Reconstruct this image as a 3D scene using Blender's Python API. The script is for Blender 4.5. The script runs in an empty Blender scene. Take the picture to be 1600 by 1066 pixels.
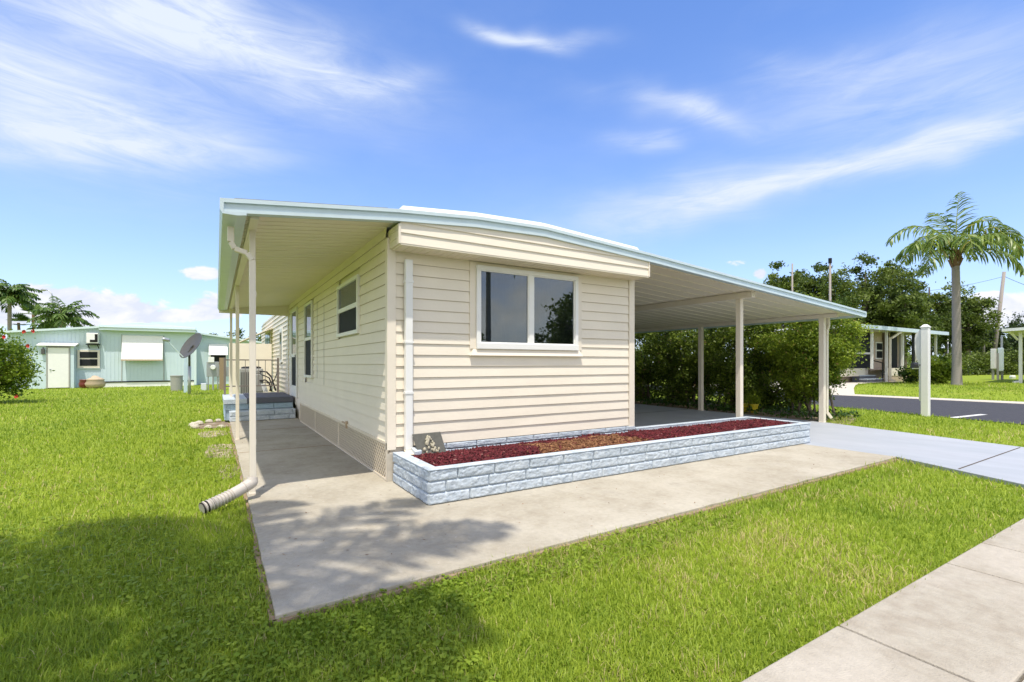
import bpy, math, random
import numpy as np
from mathutils import Vector, noise, Matrix
R = math.radians
random.seed(7); np.random.seed(7)
S = bpy.context.scene

# ------------------------------------------------------------------ camera
cam = bpy.data.cameras.new('camera'); camo = bpy.data.objects.new('camera', cam)
S.collection.objects.link(camo)
camo.location = (-1.584, -5.105, 1.27)
camo.rotation_euler = (R(90), 0, -math.atan2(462, 750))
cam.sensor_width = 36; cam.lens = 36 * 750 / 1600
cam.shift_y = 35 / 1600
cam.clip_start = .05; cam.clip_end = 3000
S.camera = camo

# ------------------------------------------------------------------ light
SU, SV = .16, .325                      # shadow run per metre of height
sun = bpy.data.lights.new('sun', 'SUN'); suno = bpy.data.objects.new('sun', sun)
S.collection.objects.link(suno)
sun.energy = 3.05; sun.angle = R(.7); sun.color = (1, .93, .82)
suno.rotation_euler = Vector((SU, SV, -1)).to_track_quat('-Z', 'Y').to_euler()
S.view_settings.view_transform = 'Standard'; S.view_settings.look = 'None'
S.view_settings.exposure = .66; S.view_settings.gamma = 1
S.render.engine = 'CYCLES'

# pixel of the photograph -> direction (azimuth, elevation)
AY = math.atan2(462, 750)
def pdir(px, py):
    X, Y, Z = (px - 800) / 750, 1., -(py - 568) / 750
    u = X * math.cos(AY) + Y * math.sin(AY); v = -X * math.sin(AY) + Y * math.cos(AY)
    return math.atan2(u, v), math.atan2(Z, math.hypot(u, v))

W = bpy.data.worlds.new('World'); S.world = W; W.use_nodes = True
nt = W.node_tree; nt.nodes.clear(); N = nt.nodes; L = nt.links
def nd(t, **k):
    n = N.new(t)
    for a, b in k.items(): setattr(n, a, b)
    return n
def mth(op, a, b=None, c=None, clamp=False):
    n = nd('ShaderNodeMath', operation=op); n.use_clamp = clamp
    for i, x in enumerate((a, b, c)):
        if x is None: continue
        if isinstance(x, (int, float)): n.inputs[i].default_value = x
        else: L.new(x, n.inputs[i])
    return n.outputs[0]
sky = nd('ShaderNodeTexSky', sky_type='NISHITA'); sky.sun_disc = False
sky.sun_elevation = R(70); sky.sun_rotation = R(206); sky.air_density = 1.0; sky.dust_density = .1; sky.ozone_density = 2.2
tc = nd('ShaderNodeTexCoord'); sep = nd('ShaderNodeSeparateXYZ'); L.new(tc.outputs['Generated'], sep.inputs[0])
az = mth('ARCTAN2', sep.outputs[0], sep.outputs[1]); el = mth('ARCSINE', sep.outputs[2])
# wind-drawn noise used to break every cloud up
cxyz = nd('ShaderNodeCombineXYZ'); L.new(az, cxyz.inputs[0]); L.new(el, cxyz.inputs[1])
def nz(scale, sx, sy, rot, detail=8, rough=.55, off=0, dist=0.):
    m = nd('ShaderNodeMapping'); m.inputs['Rotation'].default_value = (0, 0, rot)
    m.inputs['Scale'].default_value = (sx, sy, 1); m.inputs['Location'].default_value = (off, off * .7, off)
    L.new(cxyz.outputs[0], m.inputs[0])
    t = nd('ShaderNodeTexNoise'); t.inputs['Scale'].default_value = scale; t.inputs['Detail'].default_value = detail
    t.inputs['Roughness'].default_value = rough; t.inputs['Distortion'].default_value = dist
    L.new(m.outputs[0], t.inputs[0]); return t.outputs[0]
wob1 = nz(3.2, 1, 1.6, 0, 3, .5, 3.1); wob2 = nz(3.2, 1, 1.6, 0, 3, .5, 9.7)
azw = mth('ADD', az, mth('MULTIPLY', mth('SUBTRACT', wob1, .5), .30))
elw = mth('ADD', el, mth('MULTIPLY', mth('SUBTRACT', wob2, .5), .14))
wis = nz(6, .9, 4.6, R(8), 15, .68, 1.3, .7)
fluf = nz(16, 1, 1.6, 0, 10, .62, 5., .3)
def blobs(lst, A, E):
    tot = None
    for (px, py, hx, hy, ang, st) in lst:
        a0, e0 = pdir(px, py)
        a1, e1 = pdir(px + hx * math.cos(R(ang)), py + hx * math.sin(R(ang)))
        a2, e2 = pdir(px - hx * math.cos(R(ang)), py - hx * math.sin(R(ang)))
        ln = math.hypot(a1 - a2, e1 - e2) / 2; th = math.atan2(e1 - e2, a1 - a2)
        _, e3 = pdir(px, py - hy); wd = abs(e3 - e0)
        da = mth('SUBTRACT', A, a0); de = mth('SUBTRACT', E, e0)
        p = mth('ADD', mth('MULTIPLY', da, math.cos(th) / ln), mth('MULTIPLY', de, math.sin(th) / ln))
        q = mth('ADD', mth('MULTIPLY', da, -math.sin(th) / wd), mth('MULTIPLY', de, math.cos(th) / wd))
        r2 = mth('ADD', mth('MULTIPLY', p, p), mth('MULTIPLY', q, q))
        g = mth('MULTIPLY', mth('EXPONENT', mth('MULTIPLY', r2, -1.)), st)
        tot = g if tot is None else mth('ADD', tot, g)
    return tot
wl = [(110, 170, 310, 105, 14, 1.0), (400, 95, 260, 60, 22, .75), (560, 140, 90, 24, 6, .75), (170, 232, 260, 22, 4, .6),
      (230, 20, 280, 65, 10, .7), (835, 66, 75, 15, 3, .9), (1060, 172, 100, 24, 8, .8), (992, 228, 55, 16, 4, .6),
      (1330, 255, 330, 20, -16, .62), (1080, 315, 260, 38, -13, .68), (1430, 120, 280, 70, -8, .52), (1500, 205, 150, 20, -16, .4),
      (60, 262, 160, 20, 5, .4), (1250, 100, 120, 30, 0, .2), (0, 90, 120, 60, 0, .3)]
dens_w = mth('MULTIPLY', blobs(wl, azw, elw), mth('MULTIPLY_ADD', wis, 1.9, -.26, clamp=True))
veil = mth('MULTIPLY', mth('MULTIPLY_ADD', nz(2.2, 1, 2.5, R(12), 8, .6, 8.), 1.6, -.72, clamp=True), .16)
dens_w = mth('ADD', dens_w, veil)
cl = [(200, 482, 62, 24, 0, 1.1), (120, 470, 40, 20, 0, .9), (50, 466, 60, 26, 0, 1.), (25, 490, 110, 18, 0, 1.), (318, 428, 34, 12, 0, 1.), (335, 478, 40, 20, 0, 1.), (290, 494, 60, 7, 0, .7), (160, 500, 120, 14, 0, .8),
      (1585, 490, 60, 26, 0, 1.), (1520, 470, 60, 14, 0, .6), (1188, 428, 14, 9, 0, 1.1), (420, 480, 60, 20, 0, .6), (1350, 520, 200, 20, 0, .5), (1150, 412, 60, 8, 0, .4)]
g2 = blobs(cl, az, el)
dens_c = mth('ADD', mth('MINIMUM', g2, 1.0), mth('MULTIPLY', mth('MULTIPLY', mth('SUBTRACT', fluf, .5), 2.2), mth('MULTIPLY', g2, 3., clamp=True)))
rmp = nd('ShaderNodeMapRange'); rmp.interpolation_type = 'SMOOTHSTEP'
L.new(dens_c, rmp.inputs[0]); rmp.inputs[1].default_value = .38; rmp.inputs[2].default_value = .68; rmp.inputs[4].default_value = .95
# bright clouds added out of view to fill the shade; panes reflect them too
bk = mth('ADD', mth('MULTIPLY', sep.outputs[0], -.524 * 2.2), mth('MULTIPLY', sep.outputs[1], -.852 * 2.2))
bk = mth('MAXIMUM', bk, mth('MULTIPLY_ADD', sep.outputs[2], 5., -3.9))
back = mth('MULTIPLY', mth('MULTIPLY_ADD', bk, 1., -.1, clamp=True), mth('MULTIPLY_ADD', nz(3.0, 1, 1.6, 0, 8, .6, 2.2), 4., -1.25, clamp=True))
haze_ = mth('MULTIPLY', mth('EXPONENT', mth('MULTIPLY', el, -5.6)), .84)
allw = mth('ADD', mth('ADD', dens_w, haze_), 0., clamp=True)
tint = nd('ShaderNodeMix', data_type='RGBA', blend_type='MULTIPLY'); tint.inputs[0].default_value = 1
L.new(sky.outputs[0], tint.inputs[6]); tint.inputs[7].default_value = (1.08, 1.36, 1.86, 1)
mixc = nd('ShaderNodeMix', data_type='RGBA'); L.new(allw, mixc.inputs[0]); L.new(tint.outputs[2], mixc.inputs[6])
mixc.inputs[7].default_value = (5.7, 6.3, 7.4, 1)
mixk = nd('ShaderNodeMix', data_type='RGBA'); L.new(rmp.outputs[0], mixk.inputs[0]); L.new(mixc.outputs[2], mixk.inputs[6])
ck = nd('ShaderNodeMix', data_type='RGBA'); L.new(mth('MULTIPLY_ADD', fluf, 4., -1.6, clamp=True), ck.inputs[0]); ck.inputs[6].default_value = (5.7, 6.0, 7.0, 1); ck.inputs[7].default_value = (7.6, 7.5, 7.8, 1); L.new(ck.outputs[2], mixk.inputs[7])
mixb = nd('ShaderNodeMix', data_type='RGBA'); L.new(mth('MULTIPLY', back, .92), mixb.inputs[0]); L.new(mixk.outputs[2], mixb.inputs[6])
cg = nd('ShaderNodeMix', data_type='RGBA'); L.new(nz(5.0, 1, 1.8, 0, 8, .62, 6.6), cg.inputs[0]); cg.inputs[6].default_value = (5.5, 5.2, 4.7, 1); cg.inputs[7].default_value = (19., 17.6, 15.2, 1)
L.new(cg.outputs[2], mixb.inputs[7])
bg = nd('ShaderNodeBackground'); bg.inputs[1].default_value = .09; L.new(mixb.outputs[2], bg.inputs[0])
out = nd('ShaderNodeOutputWorld'); L.new(bg.outputs[0], out.inputs[0])

# ------------------------------------------------------------------ materials
def mat(name, col, rough=.6, spec=.4, metal=0., var=None, vscale=3., bump=0., bscale=60., col2=None, thr=(.4, .6), trans=0., detail=6, coat=0., stretch=None, extra=None):
    m = bpy.data.materials.new(name); m.use_nodes = True; t = m.node_tree; b = t.nodes['Principled BSDF']
    b.inputs['Base Color'].default_value = (*col, 1); b.inputs['Roughness'].default_value = rough
    b.inputs['Specular IOR Level'].default_value = spec; b.inputs['Metallic'].default_value = metal
    b.inputs['Coat Weight'].default_value = coat
    geo = t.nodes.new('ShaderNodeTexCoord'); src = geo.outputs['Object']
    if stretch:
        mp = t.nodes.new('ShaderNodeMapping'); mp.inputs['Scale'].default_value = stretch; t.links.new(src, mp.inputs[0]); src = mp.outputs[0]
    cur = None
    def mixin(c1, c2, fac):
        x = t.nodes.new('ShaderNodeMix'); x.data_type = 'RGBA'; t.links.new(fac, x.inputs[0])
        for i, c in ((6, c1), (7, c2)):
            if isinstance(c, tuple): x.inputs[i].default_value = (*c, 1)
            else: t.links.new(c, x.inputs[i])
        return x.outputs[2]
    def noi(sc, th, det=detail, ro=.6):
        n = t.nodes.new('ShaderNodeTexNoise'); n.inputs['Scale'].default_value = sc; n.inputs['Detail'].default_value = det
        n.inputs['Roughness'].default_value = ro; t.links.new(src, n.inputs[0])
        r = t.nodes.new('ShaderNodeMapRange'); r.inputs[1].default_value = th[0]; r.inputs[2].default_value = th[1]
        t.links.new(n.outputs[0], r.inputs[0]); return r.outputs[0]
    cur = col
    if col2: cur = mixin(col, col2, noi(vscale, thr))
    if extra:
        for (c, sc, th) in extra: cur = mixin(cur, c, noi(sc, th))
    if var:
        n = noi(vscale * 3.7, (.25, .75)); x = t.nodes.new('ShaderNodeHueSaturation')
        r = t.nodes.new('ShaderNodeMapRange'); r.inputs[3].default_value = 1 - var; r.inputs[4].default_value = 1 + var
        t.links.new(n, r.inputs[0]); t.links.new(r.outputs[0], x.inputs['Value'])
        if isinstance(cur, tuple): x.inputs['Color'].default_value = (*cur, 1)
        else: t.links.new(cur, x.inputs['Color'])
        cur = x.outputs[0]
    if not isinstance(cur, tuple): t.links.new(cur, b.inputs['Base Color'])
    if bump:
        n = t.nodes.new('ShaderNodeTexNoise'); n.inputs['Scale'].default_value = bscale; n.inputs['Detail'].default_value = 5; t.links.new(src, n.inputs[0])
        bp = t.nodes.new('ShaderNodeBump'); bp.inputs['Strength'].default_value = bump; bp.inputs['Distance'].default_value = .01
        t.links.new(n.outputs[0], bp.inputs['Height']); t.links.new(bp.outputs[0], b.inputs['Normal'])
    if trans:
        tr = t.nodes.new('ShaderNodeBsdfTranslucent'); mx = t.nodes.new('ShaderNodeMixShader'); mx.inputs[0].default_value = trans
        if isinstance(cur, tuple): tr.inputs[0].default_value = (*cur, 1)
        else: t.links.new(cur, tr.inputs[0])
        o = t.nodes['Material Output']; t.links.new(b.outputs[0], mx.inputs[1]); t.links.new(tr.outputs[0], mx.inputs[2]); t.links.new(mx.outputs[0], o.inputs[0])
    return m
def leafmat(name, c1, c2, rough=.45, trans=.3, vs=1.2, dead=None, spec=.35):
    """leaf colour varies from leaf to leaf through a per-vertex attribute"""
    m = bpy.data.materials.new(name); m.use_nodes = True; t = m.node_tree; b = t.nodes['Principled BSDF']
    a = t.nodes.new('ShaderNodeAttribute'); a.attribute_name = 'tone'
    r = t.nodes.new('ShaderNodeValToRGB'); e = r.color_ramp.elements
    e[0].color = (*c1, 1); e[1].color = (*c2, 1)
    if dead:
        e[1].position = .86; x = e.new(.95); x.color = (*dead, 1)
    t.links.new(a.outputs['Fac'], r.inputs[0]); t.links.new(r.outputs[0], b.inputs['Base Color'])
    b.inputs['Roughness'].default_value = rough; b.inputs['Specular IOR Level'].default_value = spec
    tr = t.nodes.new('ShaderNodeBsdfTranslucent'); t.links.new(r.outputs[0], tr.inputs[0])
    mx = t.nodes.new('ShaderNodeMixShader'); mx.inputs[0].default_value = trans
    t.links.new(b.outputs[0], mx.inputs[1]); t.links.new(tr.outputs[0], mx.inputs[2]); t.links.new(mx.outputs[0], t.nodes['Material Output'].inputs[0])
    return m
def glassmat(name, col, refl=.18, tint=(.8, .85, .9)):
    m = bpy.data.materials.new(name); m.use_nodes = True; t = m.node_tree; b = t.nodes['Principled BSDF']
    b.inputs['Base Color'].default_value = (*col, 1); b.inputs['Roughness'].default_value = .5; b.inputs['Specular IOR Level'].default_value = .2
    g = t.nodes.new('ShaderNodeBsdfGlossy'); g.inputs['Roughness'].default_value = .012; g.inputs['Color'].default_value = (*tint, 1)
    fr = t.nodes.new('ShaderNodeLayerWeight'); fr.inputs[0].default_value = .25
    mr = t.nodes.new('ShaderNodeMapRange'); mr.inputs[3].default_value = refl; mr.inputs[4].default_value = .9; t.links.new(fr.outputs['Fresnel'], mr.inputs[0])
    mx = t.nodes.new('ShaderNodeMixShader'); t.links.new(mr.outputs[0], mx.inputs[0]); t.links.new(b.outputs[0], mx.inputs[1]); t.links.new(g.outputs[0], mx.inputs[2])
    t.links.new(mx.outputs[0], t.nodes['Material Output'].inputs[0]); return m

M = {}
M['siding'] = mat('cream vinyl siding', (.79, .722, .605), .55, .35, var=.035, vscale=.7, bump=.12, bscale=30, stretch=(1, 1, 1))
M['lapshade'] = mat('painted lap shade', (.57, .50, .41), .8, .2)  # darker colour painting in the shade line under each lap
M['cream'] = mat('cream trim', (.785, .715, .605), .5, .35, var=.03, vscale=1.)
M['soffit'] = mat('cream ceiling panel', (.80, .73, .58), .5, .35, var=.03, vscale=.8)
M['white'] = mat('white paint', (.80, .80, .78), .45, .4, var=.03, vscale=2)
M['fascia'] = mat('pale blue white fascia', (.56, .67, .72), .35, .5, var=.05, vscale=1.5)
M['roof'] = mat('white roof membrane', (.78, .80, .80), .6, .3, var=.05, vscale=1)
M['roofdark'] = mat('weathered roof', (.22, .23, .24), .8, .2, var=.2, vscale=3)
M['glass'] = glassmat('window glass', (.012, .014, .016), .10)
M['clear'] = glassmat('clear front glass', (.012, .014, .016), .10)
_t = M['clear'].node_tree; _m = [x for x in _t.nodes if x.type == 'MIX_SHADER'][0]; _tr = _t.nodes.new('ShaderNodeBsdfTransparent'); _tr.inputs[0].default_value = (.62, .66, .66, 1); _t.links.new(_tr.outputs[0], _m.inputs[1])
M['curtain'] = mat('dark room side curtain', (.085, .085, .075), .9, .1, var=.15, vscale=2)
M['screen'] = mat('dark insect screen', (.02, .022, .024), .7, .2)
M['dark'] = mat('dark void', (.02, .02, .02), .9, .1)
M['concrete'] = mat('aged warm concrete', (.395, .36, .288), .85, .2, var=.10, vscale=6, bump=.55, bscale=120, col2=(.345, .308, .242), thr=(.42, .68), extra=[((.455, .42, .345), 1.1, (.45, .62)), ((.36, .29, .22), .8, (.60, .80)), ((.27, .22, .17), 45., (.64, .76)), ((.30, .27, .225), 2.2, (.60, .82)), ((.54, .50, .44), 14., (.62, .8))])
M['concrete_edge'] = mat('stained slab edge', (.30, .22, .15), .9, .15, var=.2, vscale=6, bump=.6, bscale=40)
M['sidewalk'] = mat('sidewalk concrete', (.40, .365, .30), .88, .2, var=.10, vscale=7, bump=.6, bscale=110, col2=(.34, .30, .24), thr=(.4, .65), extra=[((.45, .41, .345), .9, (.46, .62)), ((.24, .19, .14), 50., (.67, .76))])
M['driveway'] = mat('blue grey painted driveway', (.36, .385, .42), .6, .3, var=.06, vscale=1.2, bump=.25, bscale=60, col2=(.41, .43, .465), thr=(.4, .7), stretch=(1, .35, 1), extra=[((.31, .33, .37), .6, (.55, .75))])
M['joint'] = mat('joint dirt', (.10, .08, .06), .95, .1)
M['asphalt'] = mat('asphalt', (.05, .05, .06), .85, .25, var=.12, vscale=9, bump=.5, bscale=150, col2=(.068, .068, .075), thr=(.35, .7))
M['curb'] = mat('kerb concrete', (.52, .48, .41), .85, .2, var=.1, vscale=3)
M['roadpaint'] = mat('white road paint', (.62, .62, .60), .7, .3, var=.15, vscale=9)
M['soil'] = mat('sandy soil', (.20, .15, .10), .95, .1, var=.25, vscale=8, bump=.9, bscale=50, col2=(.36, .31, .24), thr=(.45, .65))
M['block'] = mat('pale blue painted block', (.50, .56, .615), .62, .3, var=.06, vscale=6, bump=.5, bscale=55, col2=(.41, .475, .54), thr=(.42, .6), extra=[((.36, .40, .44), 7., (.60, .80)), ((.54, .60, .66), 30., (.5, .65))])
M['blockdark'] = mat('blue grey painted block', (.36, .47, .55), .62, .3, var=.08, vscale=6, bump=.5, bscale=55)
M['slate'] = mat('charcoal step paint', (.115, .12, .145), .6, .3, var=.08, vscale=6)
M['mulchred'] = leafmat('red mulch', (.035, .007, .009), (.175, .028, .036), .75, 0., spec=.2, dead=(.45, .28, .24))
M['mulchbrown'] = leafmat('brown mulch', (.09, .035, .016), (.36, .19, .095), .8, 0., spec=.2)
M['mulchbed'] = mat('mulch bed', (.05, .010, .012), .9, .1, var=.3, vscale=20, bump=1, bscale=90)
M['vinylpipe'] = mat('cream corrugated drain', (.50, .46, .41), .5, .4, var=.06, vscale=10)
M['lattice'] = mat('beige lattice', (.72, .64, .51), .6, .3, var=.05, vscale=4)
M['steel'] = mat('brown grey rail paint', (.20, .17, .15), .45, .5)
M['black'] = mat('black rubber', (.012, .012, .013), .45, .5)
M['greyplastic'] = mat('grey plastic', (.33, .33, .31), .5, .4, var=.06, vscale=4)
M['dishgrey'] = mat('dark grey dish', (.085, .085, .08), .5, .4, var=.1, vscale=3)
M['galv'] = mat('galvanised metal', (.36, .38, .40), .4, .5, metal=.3, var=.1, vscale=9)
M['teal'] = mat('mint aluminium siding', (.55, .665, .715), .5, .4, var=.03, vscale=1)
M['tealtrim'] = mat('pale mint trim', (.60, .71, .73), .45, .4, var=.03, vscale=1)
M['wood'] = mat('weathered timber', (.30, .22, .14), .85, .2, var=.2, vscale=4, stretch=(6, 6, .7))
M['bark'] = mat('grey bark', (.17, .14, .11), .9, .15, var=.3, vscale=4, bump=1, bscale=25, stretch=(3, 3, .6))
M['palmbark'] = mat('palm bark', (.30, .27, .25), .85, .2, var=.22, vscale=4, bump=.8, bscale=20, stretch=(.8, .8, 6))
M['palmboot'] = mat('palm boots', (.20, .13, .08), .9, .15, var=.3, vscale=5, bump=1, bscale=20)
M['lawn'] = mat('lawn', (.20, .27, .030), .95, .1, var=.22, vscale=22, bump=.8, bscale=140, detail=9, col2=(.25, .32, .036), thr=(.4, .62), extra=[((.13, .20, .02), 2.3, (.55, .7)), ((.30, .33, .06), .8, (.56, .72))])
M['grass'] = leafmat('grass blade', (.15, .255, .016), (.43, .53, .055), .5, .45, dead=(.62, .52, .24))
M['leaf'] = leafmat('glossy green leaf', (.022, .060, .010), (.085, .17, .024), .4, .32)
M['hedge'] = leafmat('bright hedge leaf', (.07, .145, .012), (.34, .43, .04), .45, .4, dead=(.35, .25, .08))
M['darkhedge'] = leafmat('dark hedge leaf', (.045, .09, .012), (.23, .31, .038), .45, .4, dead=(.33, .24, .12))
M['oak'] = leafmat('oak leaf', (.05, .09, .014), (.20, .26, .042), .5, .3)
M['pine'] = leafmat('pine needle', (.02, .04, .012), (.075, .115, .03), .5, .25)
M['frond'] = leafmat('palm leaflet', (.06, .13, .02), (.29, .38, .065), .38, .38, dead=(.42, .36, .10), spec=.5)
M['frondfar'] = leafmat('far palm leaflet', (.045, .11, .02), (.18, .27, .055), .45, .3)
M['rachis'] = mat('frond stalk', (.20, .24, .05), .5, .4)
M['red'] = mat('red petal', (.42, .02, .015), .5, .3, var=.2, vscale=20)
M['yellow'] = mat('yellow plastic', (.62, .50, .02), .4, .5)
M['terracotta'] = mat('maroon glazed pot', (.16, .03, .03), .3, .5)
M['tan'] = mat('tan stone', (.48, .38, .27), .8, .2, var=.2, vscale=10)
M['pinkwall'] = mat('pink beige wall', (.52, .42, .36), .6, .3, var=.04, vscale=1)
M['brick'] = mat('beige brick', (.46, .37, .28), .8, .2, var=.2, vscale=7)
M['slateplaque'] = mat('dark slate', (.11, .11, .095), .7, .3, var=.2, vscale=8)
M['relief'] = mat('ivory relief', (.44, .41, .31), .7, .3, var=.15, vscale=30)
M['bluegrey'] = mat('pale blue conduit', (.50, .62, .72), .5, .4)

# ------------------------------------------------------------------ mesh helpers
class MB:
    def __init__(s): s.v = []; s.f = []; s.m = []; s.cur = 0
    def face(s, pts):
        k = len(s.v); s.v += [tuple(p) for p in pts]; s.f.append(tuple(range(k, k + len(pts)))); s.m.append(s.cur)
    def hexa(s, a, b):
        """solid between quad a (4 pts) and quad b (4 pts)"""
        k = len(s.v); s.v += [tuple(p) for p in a] + [tuple(p) for p in b]
        for q in ((3, 2, 1, 0), (4, 5, 6, 7), (0, 1, 5, 4), (1, 2, 6, 5), (2, 3, 7, 6), (3, 0, 4, 7)):
            s.f.append(tuple(k + i for i in q)); s.m.append(s.cur)
        return s
    def box(s, x0, x1, y0, y1, z0, z1):
        return s.hexa([(x0, y0, z0), (x1, y0, z0), (x1, y1, z0), (x0, y1, z0)], [(x0, y0, z1), (x1, y0, z1), (x1, y1, z1), (x0, y1, z1)])
    def prism(s, poly, axis, a, b):
        """poly: list of 2D points; axis the extrusion axis ('x','y','z')"""
        def P(p, t):
            return {'x': (t, p[0], p[1]), 'y': (p[0], t, p[1]), 'z': (p[0], p[1], t)}[axis]
        n = len(poly); k = len(s.v)
        s.v += [P(p, a) for p in poly] + [P(p, b) for p in poly]
        s.f.append(tuple(k + i for i in range(n))); s.f.append(tuple(k + n + i for i in reversed(range(n)))); s.m += [s.cur] * 2
        for i in range(n):
            j = (i + 1) % n; s.f.append((k + i, k + n + i, k + n + j, k + j)); s.m.append(s.cur)
        return s
    def tube(s, pts, r, n=8, cap=True):
        pts = [Vector(p) for p in pts]; rr = r if isinstance(r, (list, tuple)) else [r] * len(pts)
        k0 = len(s.v); up = None
        for i, p in enumerate(pts):
            d = (pts[min(i + 1, len(pts) - 1)] - pts[max(i - 1, 0)]).normalized()
            if up is None: up = Vector((0, 0, 1)) if abs(d.z) < .9 else Vector((1, 0, 0))
            a = d.cross(up).normalized(); b = a.cross(d).normalized(); up = b
            for j in range(n):
                t = 2 * math.pi * (j + .5) / n
                s.v.append(tuple(p + (a * math.cos(t) + b * math.sin(t)) * rr[i]))
        for i in range(len(pts) - 1):
            for j in range(n):
                q = k0 + i * n; jj = (j + 1) % n
                s.f.append((q + j, q + jj, q + n + jj, q + n + j)); s.m.append(s.cur)
        if cap:
            s.f.append(tuple(k0 + j for j in reversed(range(n)))); s.f.append(tuple(k0 + (len(pts) - 1) * n + j for j in range(n))); s.m += [s.cur] * 2
        return s
    def bar(s, p, q, w, h=None):
        """square bar from p to q"""
        h = h or w; p = Vector(p); q = Vector(q); d = (q - p).normalized()
        up = Vector((0, 0, 1)) if abs(d.z) < .95 else Vector((0, 1, 0))
        a = d.cross(up).normalized() * w / 2; b = a.cross(d).normalized() * h / 2
        return s.hexa([p - a - b, p + a - b, p + a + b, p - a + b], [q - a - b, q + a - b, q + a + b, q - a + b])
    def lathe(s, prof, c, n=20):
        k0 = len(s.v)
        for (r, z) in prof:
            for j in range(n):
                t = 2 * math.pi * j / n; s.v.append((c[0] + r * math.cos(t), c[1] + r * math.sin(t), c[2] + z))
        for i in range(len(prof) - 1):
            for j in range(n):
                q = k0 + i * n; jj = (j + 1) % n; s.f.append((q + j, q + jj, q + n + jj, q + n + j)); s.m.append(s.cur)
        s.f.append(tuple(k0 + j for j in reversed(range(n)))); s.f.append(tuple(k0 + (len(prof) - 1) * n + j for j in range(n))); s.m += [s.cur] * 2
        return s
    def build(s, name, m, parent=None, bevel=0, smooth=False, origin=None, label=None):
        w = wloc(parent) if parent else Vector(origin or (0, 0, 0))
        me = bpy.data.meshes.new(name)
        me.from_pydata([(x - w.x, y - w.y, z - w.z) for x, y, z in s.v], [], s.f)
        for mm in (m if isinstance(m, (list, tuple)) else [m]): me.materials.append(mm)
        if isinstance(m, (list, tuple)): me.polygons.foreach_set('material_index', s.m)
        if smooth: me.polygons.foreach_set('use_smooth', [True] * len(me.polygons))
        me.update()
        o = bpy.data.objects.new(name, me); S.collection.objects.link(o)
        if parent: o.parent = parent
        else: o.location = w
        if bevel:
            b = o.modifiers.new('bevel', 'BEVEL'); b.width = bevel; b.segments = 2; b.limit_method = 'ANGLE'
        if label: o['label'] = label
        return o
def wloc(o):
    w = Vector((0, 0, 0))
    while o: w = w + o.location; o = o.parent
    return w
def tag(o, label, cat, group=None, kind=None):
    if label: o['label'] = label
    if cat: o['category'] = cat
    if group: o['group'] = group
    if kind: o['kind'] = kind
    return o
def thing(name, loc, label, cat, group=None):
    o = bpy.data.objects.new(name, None); S.collection.objects.link(o); o.location = loc; o.empty_display_size = .2
    return tag(o, label, cat, group)
def struct(o): o['kind'] = 'structure'; return o
def copy_tree(o, loc, label=None, rz=None, sc=None, parent=None, group=None):
    c = o.copy(); S.collection.objects.link(c); c.parent = parent
    if parent is None:
        c.location = loc
        if rz is not None: c.rotation_euler = (0, 0, rz)
        if sc is not None: c.scale = sc if isinstance(sc, tuple) else (sc, sc, sc)
        if label: c['label'] = label
        if group: c['group'] = group
    for ch in [x for x in bpy.data.objects if x.parent == o]: copy_tree(ch, None, parent=c)
    return c
def npmesh(name, V, F, m, parent=None, tone=None, origin=(0, 0, 0), mi=None):
    """V (n,3), F (k,4) or (k,3) numpy"""
    me = bpy.data.meshes.new(name); w = wloc(parent) if parent else Vector(origin)
    V = V - np.array(w)
    me.vertices.add(len(V)); me.vertices.foreach_set('co', V.astype(np.float32).ravel())
    k = F.shape[1]; me.loops.add(F.size); me.loops.foreach_set('vertex_index', F.astype(np.int32).ravel())
    me.polygons.add(len(F)); me.polygons.foreach_set('loop_start', np.arange(0, F.size, k, dtype=np.int32))
    me.polygons.foreach_set('loop_total', np.full(len(F), k, dtype=np.int32))
    for mm in (m if isinstance(m, (list, tuple)) else [m]): me.materials.append(mm)
    if mi is not None: me.polygons.foreach_set('material_index', mi.astype(np.int32))
    me.update(calc_edges=True)
    if tone is not None:
        a = me.attributes.new('tone', 'FLOAT', 'POINT'); a.data.foreach_set('value', tone.astype(np.float32))
    o = bpy.data.objects.new(name, me); S.collection.objects.link(o)
    if parent: o.parent = parent
    else: o.location = w
    return o
def unit(a): return a / (np.linalg.norm(a, axis=1, keepdims=True) + 1e-9)
def leaves(C, size, aspect=.45, bias=None, droop=0., rs=np.random):
    """one folded-diamond leaf at every centre; returns V, F(quads)"""
    n = len(C); d = rs.normal(size=(n, 3)); d[:, 2] -= droop
    if bias is not None: d = d * .8 + bias
    d = unit(d); r = unit(np.cross(d, rs.normal(size=(n, 3))))
    s = (size * rs.uniform(.6, 1.35, n))[:, None]
    a = C - d * s * .5; b = C + d * s * .5; w = s * aspect * .5
    up = np.cross(d, r) * s * .12
    V = np.stack([a, C + r * w + up - d * s * .05, b, C - r * w + up - d * s * .05], 1).reshape(-1, 3)
    F = np.arange(4 * n).reshape(n, 4)
    return V, F

# ------------------------------------------------------------------ ground
def gz(u, v=0):
    t = min(1, max(0, (u - 20.7) / 2.6)); t = t * t * (3 - 2 * t)
    return -.05 + .33 * t
us = [-600, -200, -60, -20, -8, 0, 6, 13, 20.7] + [20.7 + 2.6 * i / 10 for i in range(1, 11)] + [30, 60, 150, 700]
vs = [-600, -100, -30, -8, 0, 10, 30, 80, 200, 900]
g = MB()
g.v = [(u, v, gz(u)) for v in vs for u in us]; nu = len(us)
for j in range(len(vs) - 1):
    for i in range(nu - 1): g.f.append((j * nu + i, j * nu + i + 1, (j + 1) * nu + i + 1, (j + 1) * nu + i)); g.m.append(0)
struct(g.build('ground', M['lawn'], smooth=True))

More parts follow.
